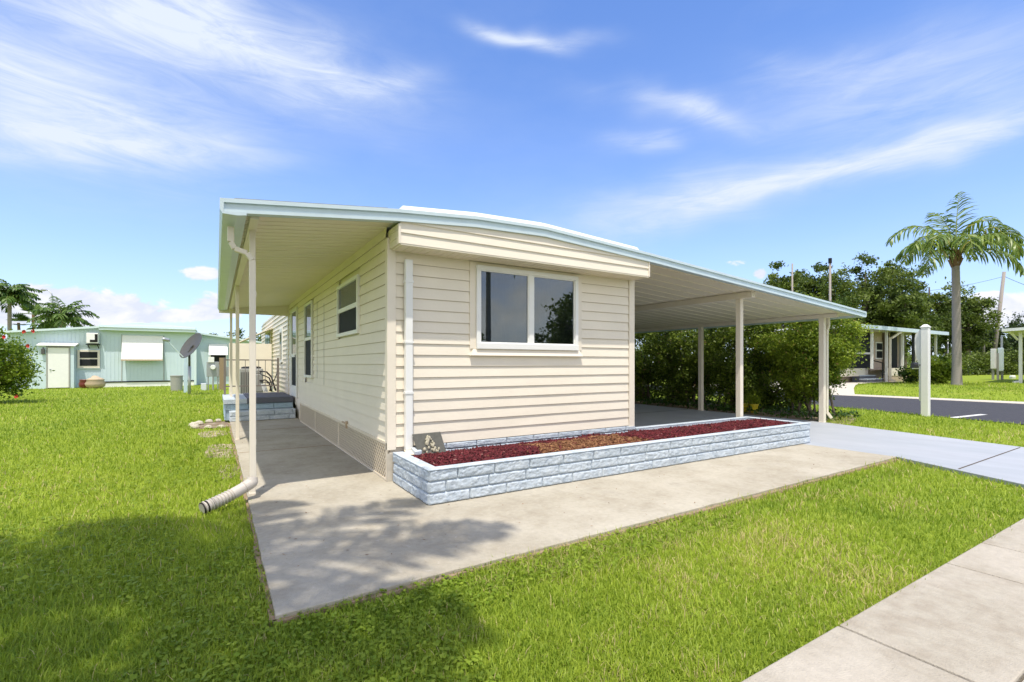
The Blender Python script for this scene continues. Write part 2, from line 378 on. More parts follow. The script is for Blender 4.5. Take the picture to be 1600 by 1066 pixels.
def ragged(p, q, n, amp, seed):
    """points from p to q with small irregular offsets"""
    out_ = []
    for i in range(n):
        t = i / n; x = p[0] + (q[0] - p[0]) * t; y = p[1] + (q[1] - p[1]) * t
        if 0 < i: x += amp * noise.noise((i * .7, seed, 0)); y += amp * noise.noise((i * .7, seed, 9))
        out_.append((x, y))
    return out_
# slab: side path + front apron
slab = MB()
poly = ragged((-1.33, 7.1), (-1.33, -2.42), 60, .012, 1) + ragged((-1.33, -2.42), (6.30, -2.29), 60, .015, 2) + [(6.30, -2.29), (6.28, 0), (0.02, 0), (.02, 7.1)]
slab.prism(poly, 'z', -.12, 0)
slab = struct(slab.build('path', [M['concrete']], bevel=.006))
# brown stained lip of the slab (exposed edge)
edge = MB()
for (p, q) in (((-1.345, -2.43), (-1.345, 7.0)), ((-1.345, -2.437), (6.28, -2.308))):
    n = 80
    for i in range(n):
        a = [p[k] + (q[k] - p[k]) * i / n for k in (0, 1)]; b = [p[k] + (q[k] - p[k]) * (i + 1) / n for k in (0, 1)]
        w0 = .02 + .03 * noise.noise((i * .35, p[1], 4)) ; w1 = .02 + .03 * noise.noise(((i + 1) * .35, p[1], 4))
        if p[0] == q[0]: edge.hexa([(a[0] - w0, a[1], -.09), (a[0] + .02, a[1], -.09), (b[0] + .02, b[1], -.09), (b[0] - w1, b[1], -.09)], [(a[0] - w0 * .6, a[1], -.022), (a[0] + .02, a[1], -.022), (b[0] + .02, b[1], -.022), (b[0] - w1 * .6, b[1], -.022)])
        else: edge.hexa([(a[0], a[1] - w0, -.09), (b[0], b[1] - w1, -.09), (b[0], b[1] + .02, -.09), (a[0], a[1] + .02, -.09)], [(a[0], a[1] - w0 * .6, -.022), (b[0], b[1] - w1 * .6, -.022), (b[0], b[1] + .02, -.022), (a[0], a[1] + .02, -.022)])
struct(edge.build('path_edge', M['concrete_edge']))
j = MB(); j.box(-1.32, .0, 2.72, 2.735, .0005, .003); j.box(-1.32, -.0, 5.2, 5.21, .0005, .003)
struct(j.build('path_joint', M['concrete_edge']))
# driveway (runs on under the carport)
drv = MB(); drv.prism([(3.6, 13), (3.6, -.02), (6.285, -.02), (6.30, -2.29), (5.64, -3.63), (5.45, -3.94), (8.55, -3.94), (8.83, -2.98), (9.55, .06), (9.75, 13)], 'z', -.12, .002)
struct(drv.build('driveway', M['driveway'], bevel=.006))
j = MB(); j.hexa([(6.0, -3.02, .0035), (8.72, -2.97, .0035), (8.72, -2.955, .0035), (6.0, -3.005, .0035)], [(6.0, -3.02, .006), (8.72, -2.97, .006), (8.72, -2.955, .006), (6.0, -3.005, .006)])
j.box(3.7, 9.6, 3.6, 3.612, .0035, .006)
struct(j.build('driveway_joint', M['joint']))
# sidewalk slabs with open joints, kerb and front street
sw = MB(); js = [-9, -7.6, -6.2, -4.8, -3.4, -1.75, -.38, .99, 2.38, 3.04, 4.4, 5.45, 8.6, 10, 11.4]
for a, b in zip(js[:-1], js[1:]): sw.box(a + .006, b - .006, -4.525, -3.95, -.12, .0)
struct(sw.build('sidewalk', M['sidewalk'], bevel=.008))
j = MB(); j.box(-9, 11.4, -4.52, -3.96, -.12, -.012); struct(j.build('sidewalk_joint', M['joint']))
j = MB(); j.box(-60, 11.8, -4.70, -4.535, -.12, -.006); struct(j.build('kerb', M['curb'], bevel=.01))
# asphalt of both streets
near = [(29, 60), (19.2, 20), (16.9, 12), (15.3, 6), (14.35, 2.29), (13.09, -2.11), (12.2, -4.3), (11.9, -4.72)]
far = [(20.9, -60), (20.7, -6), (20.42, -.6), (20.02, 5), (20.6, 12), (23, 20), (34, 60)]
st = MB(); st.face([(x, y, -.032) for x, y in near + [(-60, -4.76), (-60, -14), (11, -14), (11, -60)] + far])
struct(st.build('street', M['asphalt']))
cb = MB()
for a, b in zip(far[:-1], far[1:]): cb.hexa([(a[0], a[1], -.1), (a[0] + .38, a[1], -.1), (b[0] + .38, b[1], -.1), (b[0], b[1], -.1)], [(a[0], a[1], -.022), (a[0] + .38, a[1], .02), (b[0] + .38, b[1], .02), (b[0], b[1], -.022)])
struct(cb.build('street_kerb', M['curb']))
ln = MB(); ln.hexa([(13.4, -.92, -.03), (15.1, -1.06, -.03), (15.1, -.92, -.03), (13.4, -.78, -.03)], [(13.4, -.92, -.028), (15.1, -1.06, -.028), (15.1, -.92, -.028), (13.4, -.78, -.028)])
struct(ln.build('road_marking', M['roadpaint']))
# driveway of the house across the street
ap = MB(); edgeR = [(20.35, 4.2), (21.1, 4.45), (22.2, 4.95), (24, 5.5), (26.5, 5.85), (29.0, 5.3)]
for a, b in zip(edgeR[:-1], edgeR[1:]):
    for k in range(6):
        u0 = a[0] + (b[0] - a[0]) * k / 6; u1 = a[0] + (b[0] - a[0]) * (k + 1) / 6; v0 = a[1] + (b[1] - a[1]) * k / 6; v1 = a[1] + (b[1] - a[1]) * (k + 1) / 6
        ap.face([(u0, v0, gz(u0) + .03), (u1, v1, gz(u1) + .03), (u1, 13, gz(u1) + .03), (u0, 13, gz(u0) + .03)])
struct(ap.build('neighbour_driveway', M['curb']))

# worn sandy patches beside the slab
M['sand'] = mat('worn sandy soil', (.42, .36, .26), .95, .1, var=.25, vscale=9, bump=.9, bscale=60, col2=(.20, .19, .08), thr=(.42, .62))
for (cx, cy, rx, ry) in ((-1.52, 3.4, .24, .75), (-1.62, 5.5, .26, .5), (-1.46, 1.75, .12, .5)):
    sp = MB(); sp.face([(cx + rx * math.cos(t / 18 * math.pi) * (1 + .3 * noise.noise((math.cos(t / 18 * math.pi) * 2, math.sin(t / 18 * math.pi) * 2, cy))), cy + ry * math.sin(t / 18 * math.pi) * (1 + .3 * noise.noise((math.cos(t / 18 * math.pi) * 2, math.sin(t / 18 * math.pi) * 2, cy + 4))), -.046) for t in range(36)])
    struct(sp.build('soil_patch', M['sand']))

# ------------------------------------------------------------------ siding helper
def siding(mb, mapf, s0, s1, z0, z1, course, holes=(), d=.016, wob=.0):
    """lapped courses; mapf(s, out, z) -> world point; holes: (s0, s1, z0, z1)"""
    z = z0
    while z < z1 - .005:
        zt = min(z + course, z1); segs = [(s0, s1)]
        for h in holes:
            if h[2] < zt - .01 and h[3] > z + .01:
                n = []
                for a, b in segs:
                    if h[1] <= a or h[0] >= b: n.append((a, b)); continue
                    if a < h[0]: n.append((a, h[0]))
                    if b > h[1]: n.append((h[1], b))
                segs = n
        for a, b in segs:
            m = max(1, int((b - a) / .6)); 
            for i in range(m):
                p, q = a + (b - a) * i / m, a + (b - a) * (i + 1) / m
                o0, o1 = (d + wob * noise.noise((p * 2, z * 9, s0)), d + wob * noise.noise((q * 2, z * 9, s0)))
                zz = z + wob * .5 * noise.noise((p, z * 5, 3)); 
                mb.face([mapf(p, o0, z), mapf(q, o1, z), mapf(q, .002, zt), mapf(p, .002, zt)])
                mb.cur = 1; mb.face([mapf(p, -.01, z), mapf(q, -.01, z), mapf(q, o1 - .001, z), mapf(p, o0 - .001, z)])  # underside and slot strip take the painted shade colour
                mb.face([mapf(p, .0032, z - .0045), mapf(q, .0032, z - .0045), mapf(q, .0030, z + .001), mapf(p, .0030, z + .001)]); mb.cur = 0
        z = zt

# ------------------------------------------------------------------ the cream home
HL = 17.
home = thing('mobile_home', (1.83, 4, 0), 'cream single-wide home with lapped siding, side awning and wide carport', 'house')
ff = lambda s, o, z: (s, -o, z)          # front wall (v = 0)
sf = lambda s, o, z: (-o, s, z)          # side wall (u = 0)
w = MB(); w.box(.012, 3.648, .012, HL, .30, 2.70); w.cur = 0
w.box(.05, 3.60, .05, HL - .05, -.05, .30)
w.build('wall_core', M['cream'], home)
Z0 = .362; CR = .1255
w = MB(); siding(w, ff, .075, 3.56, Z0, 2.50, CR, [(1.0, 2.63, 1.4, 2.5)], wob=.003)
w.build('front_siding', [M['siding'], M['lapshade']], home)
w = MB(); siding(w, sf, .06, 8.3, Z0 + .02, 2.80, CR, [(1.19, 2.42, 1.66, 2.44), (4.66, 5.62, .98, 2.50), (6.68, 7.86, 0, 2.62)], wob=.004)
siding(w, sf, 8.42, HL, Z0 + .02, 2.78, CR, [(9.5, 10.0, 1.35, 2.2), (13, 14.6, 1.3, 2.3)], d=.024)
w.build('side_siding', [M['siding'], M['lapshade']], home)
w = MB(); w.box(3.65, 3.662, .02, HL, .30, 2.75); w.build('carport_side_wall', M['siding'], home)
# corner posts / J channels
w = MB(); w.prism([(-.024, -.024), (.072, -.024), (.072, .012), (.012, .012), (.012, .06), (-.024, .06)], 'z', .335, 2.62); w.build('corner_trim', M['cream'], home, bevel=.004)
w = MB(); w.box(3.565, 3.672, -.024, .05, .335, 2.499); w.build('corner_trim', M['cream'], home, bevel=.004)
w = MB(); w.box(-.03, -.0, 8.3, 8.42, .335, 2.80); w.build('corner_trim', M['cream'], home, bevel=.004)
w = MB(); w.box(3.55, 3.675, -.03, .06, .30, .345); w.build('corner_foot', M['block'], home)
# dark gap and skirting
w = MB()
z0_, z1_, s0_, s1_ = .012, .395, .02, 6.3
def latt(a, b):
    w.hexa([(-.012, a[0] - .013, a[1]), (-.012, a[0] + .013, a[1]), (-.007, a[0] + .013, a[1]), (-.007, a[0] - .013, a[1])],
           [(-.012, b[0] - .013, b[1]), (-.012, b[0] + .013, b[1]), (-.007, b[0] + .013, b[1]), (-.007, b[0] - .013, b[1])])
H_ = z1_ - z0_; sp = .068; k = s0_ - H_
while k < s1_:
    a = (max(k, s0_), z0_ + max(0, s0_ - k)); b = (min(k + H_, s1_), z0_ + min(H_, s1_ - k))
    latt(a, b)
    a2 = (max(k, s0_), z1_ - max(0, s0_ - k)); b2 = (min(k + H_, s1_), z1_ - min(H_, s1_ - k))
    w.hexa([(-.018, a2[0] - .013, a2[1]), (-.018, a2[0] + .013, a2[1]), (-.013, a2[0] + .013, a2[1]), (-.013, a2[0] - .013, a2[1])],
           [(-.018, b2[0] - .013, b2[1]), (-.018, b2[0] + .013, b2[1]), (-.013, b2[0] + .013, b2[1]), (-.013, b2[0] - .013, b2[1])])
    k += sp
for s in (0, 2.4, 4.4, 6.27): w.box(-.024, -.004, s, s + .035, .004, .41)
w.box(-.023, -.005, s0_, s1_, .395, .42); w.box(-.023, -.005, s0_, s1_, .003, .022)
w.build('lattice_skirting', M['lattice'], home)
w = MB(); w.box(.0, .02, .01, 6.4, .0, .37); w.build('skirting_backing', M['soil'], home)
w = MB(); w.box(-.03, .03, -.035, -.026, .0, .30); w.box(-.0, .045, -.0255, .03, .0, .31); w.build('corner_block', M['curb'], home)

# gable box over the front wall
def roofz(u):           # underside of the front fascia
    return float(np.interp(u, [-1.53, 0, .9, 1.83, 3.66, 10.2], [2.555, 2.72, 2.79, 2.815, 2.71, 2.255]))
VF = -.31
w = MB()
for (za, zb) in ((2.505, 2.615), (2.615, 2.72), (2.72, 2.835)):
    n = 40
    for i in range(n):
        a = .02 + 3.62 * i / n; b = .02 + 3.62 * (i + 1) / n
        ta, tb = min(zb, roofz(a) + .01), min(zb, roofz(b) + .01)
        if ta <= za + .003 and tb <= za + .003: continue
        ta = max(ta, za + .001); tb = max(tb, za + .001)
        sa, sb = (ta - za) / (zb - za), (tb - za) / (zb - za)
        w.face([(a, VF - .016 + 0, za), (b, VF - .016, za), (b, VF - .016 + .014 * sb, tb), (a, VF - .016 + .014 * sa, ta)])
        w.face([(a, VF + .01, za), (b, VF + .01, za), (b, VF - .016, za), (a, VF - .016, za)])
w.build('gable_siding', M['siding'], home)
w = MB(); w.box(.0, .024, VF - .02, .0, 2.50, 2.70); w.box(3.636, 3.66, VF - .02, .0, 2.50, 2.71)
w.box(.024, 3.636, VF + .001, VF + .02, 2.50, 2.70)
for zc in (2.56, 2.64): w.box(-.006, .0, VF + .02, -.03, zc, zc + .004)
w.build('gable_end', M['cream'], home)
w = MB(); w.box(.02, 3.64, VF - .012, -.0, 2.488, 2.5035)
i = 0
while .05 + i * .085 < 3.62:
    a = .05 + i * .085; w.box(a, a + .007, VF + .01, -.01, 2.4835, 2.488); i += 1
w.build('soffit', M['soffit'], home)

# roofs -------------------------------------------------------------
def slope_panel(mb, u0, u1, v0, v1, th, zf, n=1):
    for i in range(n):
        a = u0 + (u1 - u0) * i / n; b = u0 + (u1 - u0) * (i + 1) / n
        mb.hexa([(a, v0, zf(a)), (b, v0, zf(b)), (b, v1, zf(b)), (a, v1, zf(a))], [(a, v0, zf(a) + th), (b, v0, zf(b) + th), (b, v1, zf(b) + th), (a, v1, zf(a) + th)])
AV = 8.32; CV = 12.
w = MB(); slope_panel(w, -1.43, -.002, VF + .06, AV, .05, lambda u: roofz(u) + .03)
v = VF + .16
while v < AV - .05:               # pan ribs
    zf = lambda u: roofz(u) + .022
    slope_panel(w, -1.42, -.004, v, v + .01, .009, lambda u: zf(u) + .0035); v += .1524
w.build('awning_ceiling', M['soffit'], home)
w = MB(); slope_panel(w, 3.67, 10.1, VF + .06, CV, .05, lambda u: roofz(u) + .03)
v = VF + .16
while v < CV - .05:
    zf = lambda u: roofz(u) + .020
    slope_panel(w, 3.675, 10.09, v, v + .016, .0095, zf); v += .3048
w.build('carport_ceiling', M['soffit'], home)
w = MB(); slope_panel(w, -.002, 3.67, VF + .06, HL, .05, lambda u: roofz(u) + .03, 8); w.build('main_roof', M['roof'], home)
w = MB(); slope_panel(w, -1.45, -.1, VF + .02, AV, .012, lambda u: roofz(u) + .132)
for v0 in (.9, 2.5, 4.2, 6.4): slope_panel(w, -1.3, -.1, v0, v0 + .03, .02, lambda u: roofz(u) + .137)
slope_panel(w, 3.8, 10.15, VF + .02, CV, .012, lambda u: roofz(u) + .130)
for v0 in (.4, 2.0, 3.6, 5.2): slope_panel(w, 3.9, 10.1, v0, v0 + .05, .022, lambda u: roofz(u) + .130)
w.build('roof_panel', M['roofdark'], home)
# front fascia in three bands, gutters
w = MB()
brk = [-1.53, 0, .9, 1.83, 3.66, 10.2]
for a, b in zip(brk[:-1], brk[1:]):
    za, zb = roofz(a), roofz(b)
    def band(h0, h1, v0, v1): w.hexa([(a, v0, za + h0), (b, v0, zb + h0), (b, v1, zb + h0), (a, v1, za + h0)], [(a, v0, za + h1), (b, v0, zb + h1), (b, v1, zb + h1), (a, v1, za + h1)])
    band(0, .03, VF - .035, VF + .05); band(.03, .085, VF - .022, VF + .05); band(.085, .12, VF - .045, VF + .05)
w.build('front_fascia', M['fascia'], home)
w = MB()
zl = roofz(-1.53)
w.prism([(-1.56, zl + .12), (-1.53, zl + .12), (-1.53, zl + .01), (-1.36, zl + .03), (-1.36, zl + .0), (-1.43, zl - .012), (-1.54, zl - .01), (-1.56, zl + .03)], 'y', VF - .04, AV)
w.build('gutter', M['fascia'], home)
w = MB(); zr = roofz(10.2)
w.prism([(10.2, zr + .115), (10.24, zr + .115), (10.24, zr + .02), (10.2, zr), (10.06, zr), (10.06, zr + .03), (10.2, zr + .02)], 'y', VF - .04, CV)
w.build('gutter', M['fascia'], home)
w = MB(); w.box(-1.53, .0, AV, AV + .03, 2.48, 2.9); w.build('rear_fascia', M['cream'], home)
# white roof-over cap
w = MB()
for a, b in ((.02, .9), (.9, 1.83), (1.83, 3.50)):
    za, zb = roofz(a) + .12, roofz(b) + .12
    w.hexa([(a, VF + .0, za), (b, VF + .0, zb), (b, HL, zb), (a, HL, za)], [(a + (.04 if a < .1 else 0), VF + .03, za + .065), (b - (.04 if b > 3 else 0), VF + .03, zb + .065), (b, HL, zb + .065), (a, HL, za + .065)])
w.build('roof_cap', M['roof'], home, bevel=.01)

# beams & posts
w = MB(); zb_ = roofz(6.45) - .085; w.box(6.40, 6.50, -.15, CV - .2, zb_, zb_ + .11); w.build('beam', M['cream'], home)
w = MB(); zb_ = roofz(9.55) - .055; w.box(9.5, 9.6, -.1, CV - .2, zb_, zb_ + .08); w.build('beam', M['cream'], home)
w = MB(); zb_ = roofz(-1.3) - .02; w.box(-1.325, -1.255, VF + .06, AV - .02, zb_, zb_ + .055); w.build('beam', M['cream'], home)
def post(x, y, top, sz, label=None):
    w = MB(); w.box(x - sz, x + sz, y - sz, y + sz, .0, top); w.box(x - sz - .004, x + sz + .004, y - sz - .004, y + sz + .004, 0, .02)
    w.box(x - sz - .005, x - sz + .01, y - sz - .005, y + sz + .005, top - .1, top - .02)
    w.build('post', M['cream'], home, bevel=.004, label=label)
for y in (.19, 4.08, 8.1): post(-1.285, y, 2.56, .026)
post(6.46, .12, roofz(6.45) - .083, .045); post(6.46, 5.2, roofz(6.45) - .083, .045)
for y in (.2, 3.25, 6.4): post(9.55, y, roofz(9.55) - .05, .05)
# downspouts
def spout(pts, wd, dp, straps, m='cream'):
    w = MB()
    for a, b in zip(pts[:-1], pts[1:]): w.bar(a, b, wd, dp)
    o = w.build('downspout', M[m], home, bevel=.006); 
    for s in straps: w = MB(); w.bar((s[0] - wd / 2 - .008, s[1], s[2]), (s[0] + wd / 2 + .008, s[1], s[2]), dp + .012, .022); w.build('strap', M[m], o)
spout([(-1.47, .02, 2.53), (-1.47, .02, 2.39), (-1.44, .02, 2.33), (-1.34, .02, 2.30), (-1.295, .02, 2.24), (-1.292, .02, .17)], .055, .045, [])
for z in (.5, 1.2, 1.9): w = MB(); w.box(-1.31, -1.26, .035, .17, z, z + .05); w.build('spout_bracket', M['cream'], home)
spout([(.2, -.055, 2.40), (.2, -.055, .33)], .082, .062, [(.2, -.055, 2.16), (.2, -.055, .95), (.2, -.055, 1.5)], 'white')
w = MB(); w.hexa([(.16, -.09, .33), (.24, -.09, .33), (.24, -.02, .33), (.16, -.02, .33)], [(.13, -.2, .30), (.23, -.2, .30), (.23, -.16, .26), (.13, -.16, .26)])
w.build('spout_foot', M['lattice'], home)
spout([(9.78, .2, roofz(9.8) - .0), (9.80, .2, 2.12), (9.74, .2, 2.02), (9.72, .2, 1.9), (9.72, .2, .22), (9.78, .13, .08)], .07, .06, [(9.7, .2, 1.2)])
# corrugated drain hose at foot of the awning downspout
w = MB(); pts = []; rr = []; P0 = Vector((-1.292, .02, .20)); P1 = Vector((-1.30, .01, .15)); P2 = Vector((-1.69, -.17, .015))
for i in range(8): pts.append(P0.lerp(P1, i / 8)); rr.append(.042 + .004 * i / 3)
n = 64
for i in range(n + 1):
    t = i / n; pts.append(P1.lerp(P2, t) + Vector((0, 0, -.012 * math.sin(math.pi * t)))); rr.append(.050 + ((.006 if i % 4 < 2 else -.006) if t > .42 else (.001 if i != 10 else .006)))
w.tube(pts, rr, 20, cap=False); k0 = len(w.v)
w.tube([pts[-1], pts[-1] - (pts[-1] - pts[-2]) * 1.5], [.044, .040], 20)
hose = w.build('drain_hose', M['vinylpipe'], home)
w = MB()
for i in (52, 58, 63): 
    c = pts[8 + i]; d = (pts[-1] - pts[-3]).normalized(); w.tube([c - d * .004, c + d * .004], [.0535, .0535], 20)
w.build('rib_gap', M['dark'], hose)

# windows
def window_front(u0, u1, z0, z1, mull=None, zm=None):
    w = MB(); t = .052; o0, o1 = -.045, .0
    w.box(u0 - t, u1 + t, -.05, .0, z1, z1 + t); w.box(u0 - t, u1 + t, -.058, .0, z0 - t - .02, z0)
    w.box(u0 - t, u0, -.05, .0, z0, z1); w.box(u1, u1 + t, -.05, .0, z0, z1)
    win = w.build('window', M['white'], home, bevel=.004)
    w = MB(); w.box(mull - .035, mull + .035, -.044, -.0, z0, z1)
    for a, b in ((u0, mull - .035), (mull + .035, u1)):
        w.box(a, a + .014, -.034, 0, z0, z1); w.box(b - .014, b, -.034, 0, z0, z1); w.box(a + .014, b - .014, -.034, 0, z1 - .014, z1); w.box(a + .014, b - .014, -.034, 0, z0, z0 + .014)
    w.build('sash', M['white'], win)
    for a, b in ((u0, mull - .035), (mull + .035, u1)):
        w = MB(); w.box(a + .012, b - .012, -.022, -.018, z0 + .01, z1 - .01); w.build('pane', M['clear'], win)
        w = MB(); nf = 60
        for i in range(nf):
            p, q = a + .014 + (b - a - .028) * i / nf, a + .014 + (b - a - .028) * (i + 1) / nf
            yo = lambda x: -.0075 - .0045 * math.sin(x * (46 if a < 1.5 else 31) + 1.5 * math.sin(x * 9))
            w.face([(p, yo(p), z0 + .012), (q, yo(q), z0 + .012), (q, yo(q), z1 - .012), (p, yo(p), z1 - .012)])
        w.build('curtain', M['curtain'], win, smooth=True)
    w = MB(); w.box(u0 - .13, u0 - .053, -.022, .0, z0 - .07, z1 + .088); w.box(u1 + .053, u1 + .13, -.022, .0, z0 - .07, z1 + .088)
    w.box(u0 - .053, u1 + .053, -.022, 0, z1 + .053, z1 + .088)
    w.hexa([(u0 - .13, -.055, z0 - .15), (u1 + .13, -.055, z0 - .15), (u1 + .13, .0, z0 - .15), (u0 - .13, 0, z0 - .15)], [(u0 - .09, -.028, z0 - .073), (u1 + .09, -.028, z0 - .073), (u1 + .09, 0, z0 - .073), (u0 - .09, 0, z0 - .073)])
    w.build('casing', M['cream'], win)
window_front(1.095, 2.535, 1.515, 2.39, 1.825)
def window_side(v0, v1, z0, z1, zm):
    w = MB(); t = .05; o = -.045
    w.box(o, 0, v0 - t, v1 + t, z1, z1 + t); w.box(o - .006, 0, v0 - t, v1 + t, z0 - t, z0); w.box(o, 0, v0 - t, v0, z0, z1); w.box(o, 0, v1, v1 + t, z0, z1)
    win = w.build('window', M['white'], home, bevel=.004)
    w = MB(); w.box(-.036, 0, v0, v1, zm - .03, zm + .03); w.build('sash', M['white'], win)
    w = MB(); w.box(-.018, -.004, v0, v1, zm + .03, z1); w.build('pane', M['glass'], win)
    w = MB(); w.box(-.018, -.004, v0, v1, z0, zm - .03); w.build('pane', M['screen'], win)
window_side(1.24, 2.37, 1.71, 2.37, 2.04)
window_side(4.74, 5.54, 1.04, 2.43, 1.76)
# utility panel outline on the side wall
for a, b in ((3.55, .9), (4.2, 1.0)): w = MB(); w.box(-.0225, -.018, a, a + .008, b, b + 1.4); w.build('siding_seam', M['greyplastic'], home)
# storm door on the side
w = MB(); 
w.box(-.04, 0, 6.72, 6.8, .48, 2.56); w.box(-.04, 0, 7.72, 7.8, .48, 2.56); w.box(-.04, 0, 6.8, 7.72, 2.48, 2.56)
dr = w.build('door', M['white'], home, bevel=.003)
w = MB(); w.box(-.03, 0, 6.8, 6.88, .5, 2.48); w.box(-.03, 0, 7.64, 7.72, .5, 2.48); w.box(-.03, 0, 6.88, 7.64, .5, .75); w.box(-.03, 0, 6.88, 7.64, 1.42, 1.5); w.build('door_rail', M['white'], dr)
w = MB(); w.box(-.016, -.004, 6.88, 7.64, 1.5, 2.48); w.build('pane', M['glass'], dr)
w = MB(); w.box(-.016, -.004, 6.88, 7.64, .75, 1.42); w.build('screen', M['screen'], dr)
w = MB(); w.bar((-.05, 6.84, 1.35), (-.05, 6.84, 1.47), .02); w.build('handle', M['black'], dr)
# wall bracket lamp stub and hose tap
w = MB(); w.bar((-.02, 1.9, .42), (-.02, 2.15, .42), .02); w.bar((-.03, 1.85, .36), (-.03, 1.85, .46), .03); w.build('hose_tap', M['tan'], home)
# rear windows with propped awning, AC-side panel further along the side wall
w = MB(); w.box(-.05, 0, 9.45, 10.05, 1.3, 2.25); wn = w.build('window', M['white'], home); w = MB(); w.box(-.056, -.05, 9.55, 9.95, 1.38, 2.15); w.build('pane', M['glass'], wn)
w = MB(); w.box(-.05, 0, 12.9, 14.7, 1.2, 2.4); wn = w.build('window', M['white'], home); w = MB(); w.box(-.056, -.05, 13., 13.75, 1.28, 2.3); w.box(-.056, -.05, 13.85, 14.6, 1.28, 2.3); w.build('pane', M['glass'], wn)
w = MB(); w.hexa([(-.03, 12.3, 2.42), (-.03, 15.2, 2.42), (-1.0, 15.2, 1.92), (-1.0, 12.3, 1.92)], [(-.03, 12.3, 2.45), (-.03, 15.2, 2.45), (-1.0, 15.2, 1.95), (-1.0, 12.3, 1.95)])
w.hexa([(-1.0, 12.3, 1.92), (-1.0, 15.2, 1.92), (-1.02, 15.2, 1.78), (-1.02, 12.3, 1.78)], [(-1.02, 12.3, 1.95), (-1.02, 15.2, 1.95), (-1.04, 15.2, 1.79), (-1.04, 12.3, 1.79)])
aw = w.build('window_awning', M['cream'], home); 
for y in (12.4, 15.1): w = MB(); w.bar((-.04, y, 1.5), (-.98, y, 1.88), .03); w.build('strut', M['white'], aw)

# ------------------------------------------------------------------ raised planter
def block(mb, mapf, s0, s1, z0, z1, seed, amp=.010):
    """rough split-face block: a displaced grid"""
    ns, nz_ = max(4, int((s1 - s0) / .011)), 11; k = len(mb.v)
    for jz in range(nz_ + 1):
        for i in range(ns + 1):
            s = s0 + (s1 - s0) * i / ns; z = z0 + (z1 - z0) * jz / nz_
            e = min(i, ns - i, jz * 1.2, (nz_ - jz) * 1.2)
            o = -.012 if e == 0 else (amp * (.35 + .55 * noise.noise((s * 18 + seed, z * 30, seed * 1.7)) + .55 * noise.noise((s * 55, z * 70, seed)) + .35 * noise.noise((s * 120, z * 140, seed))) + .006) * min(1, .55 + e * .3)
            mb.v.append(mapf(s, o, z))
    for jz in range(nz_):
        for i in range(ns):
            a = k + jz * (ns + 1) + i; mb.f.append((a, a + 1, a + ns + 2, a + ns + 1)); mb.m.append(mb.cur)
def block_run(mb, mapf, s0, s1, zs, ln=.40, seed=0, amp=.011, order=None):
    for c, (z0, z1) in enumerate(zs):
        s = s0 - (0, .26, .11)[c % 3] ; i = 0
        while s < s1:
            L_ = ln * random.uniform(.93, 1.07); a, b = max(s, s0) + .0012, min(s + L_, s1) - .0012
            if b - a > .03: block(mb, mapf, a, b, z0 + .0015, z1 - .0015, seed + c * 13.7 + i * 3.1, amp)
            s += L_; i += 1
pl = thing('raised_planter', (3.2, -.6, 0), 'long raised planter of pale blue split-face blocks along the front wall', 'planter')
PZ = [(.0, .103), (.105, .208), (.21, .313)]
w = MB(); U0, U1 = .03, 6.5
block_run(w, lambda s, o, z: (s, -1.07 - o, z), U0, U1, PZ, .42, 1)
block_run(w, lambda s, o, z: (U0 - o, s, z), -1.07, -.06, PZ, .42, 50)
block_run(w, lambda s, o, z: (U1 + o, s, z), -1.07, .03, PZ, .42, 90)
w.build('block_wall', M['block'], pl, smooth=True)
w = MB()
w.box(U0 + .014, U1 - .014, -1.056, -.975, .0, .309); w.box(U0 + .014, .13, -.975, -.06, .0, .309); w.box(U1 - .1, U1 - .014, -.975, .03, .0, .309); w.box(3.68, U1 - .1, -.07, .03, .0, .309)
w.build('wall_core', M['block'], pl)
w = MB()      # painted cap, slightly wavy
def cap(x0, x1, y0, y1): w.box(x0, x1, y0, y1, .309, .321)
cap(U0 - .012, U1 + .014, -1.086, -.972); cap(U0 - .012, .133, -.972, -.075); cap(U1 - .103, U1 + .014, -.972, .03); cap(3.685, U1 - .103, -.073, .03)
M['cap'] = mat('pale white-blue paint', (.63, .67, .71), .6, .3, var=.06, vscale=8, bump=.5, bscale=50)  # the paint's own pale white-blue colour
w.build('cap', M['block'], pl, bevel=.005)
w = MB(); block_run(w, lambda s, o, z: (s, -.012 - o, z), .5, 3.62, [(.2, .285), (.287, .356)], .42, 140, .008)
w.build('foundation_blocks', M['block'], pl, smooth=True)
def mulch_z(u, v): return .262 + .035 * math.sin(min(1, max(0, (v + .98) / .9)) * math.pi) + .02 * noise.noise((u * 2, v * 2, 1)) + .012 * noise.noise((u * 7, v * 7, 5))
mb_ = MB(); nx, ny = 120, 20
for jv in range(ny + 1):
    for i in range(nx + 1):
        u = .12 + 6.3 * i / nx; v = -.98 + .97 * jv / ny; mb_.v.append((u, v, mulch_z(u, v) - .008))
for jv in range(ny):
    for i in range(nx): a = jv * (nx + 1) + i; mb_.f.append((a, a + 1, a + nx + 2, a + nx + 1)); mb_.m.append(0)
tag(mb_.build('mulch_bed', M['mulchbed']), 'dark red mulch bed filling the raised planter', 'mulch', kind='stuff')
n = 17000; u = np.random.uniform(.13, 6.42, n); v = np.random.uniform(-.975, -.03, n)
keep = ~((u > 3.66) & (v > -.08)); u, v = u[keep], v[keep]; n = len(u)
z = np.array([mulch_z(a, b) for a, b in zip(u, v)]) + np.random.uniform(-.006, .012, n)
d = np.random.normal(size=(n, 3)); d[:, 2] *= .35; d = unit(d); r = unit(np.cross(d, np.array([0, 0, 1.]) + np.random.normal(size=(n, 3)) * .35)); q = np.cross(d, r)
ls = np.random.uniform(.012, .036, n)[:, None]; wd = np.random.uniform(.004, .011, n)[:, None]; th = np.random.uniform(.002, .006, n)[:, None]
Cn = np.stack([u, v, z], 1); V = []
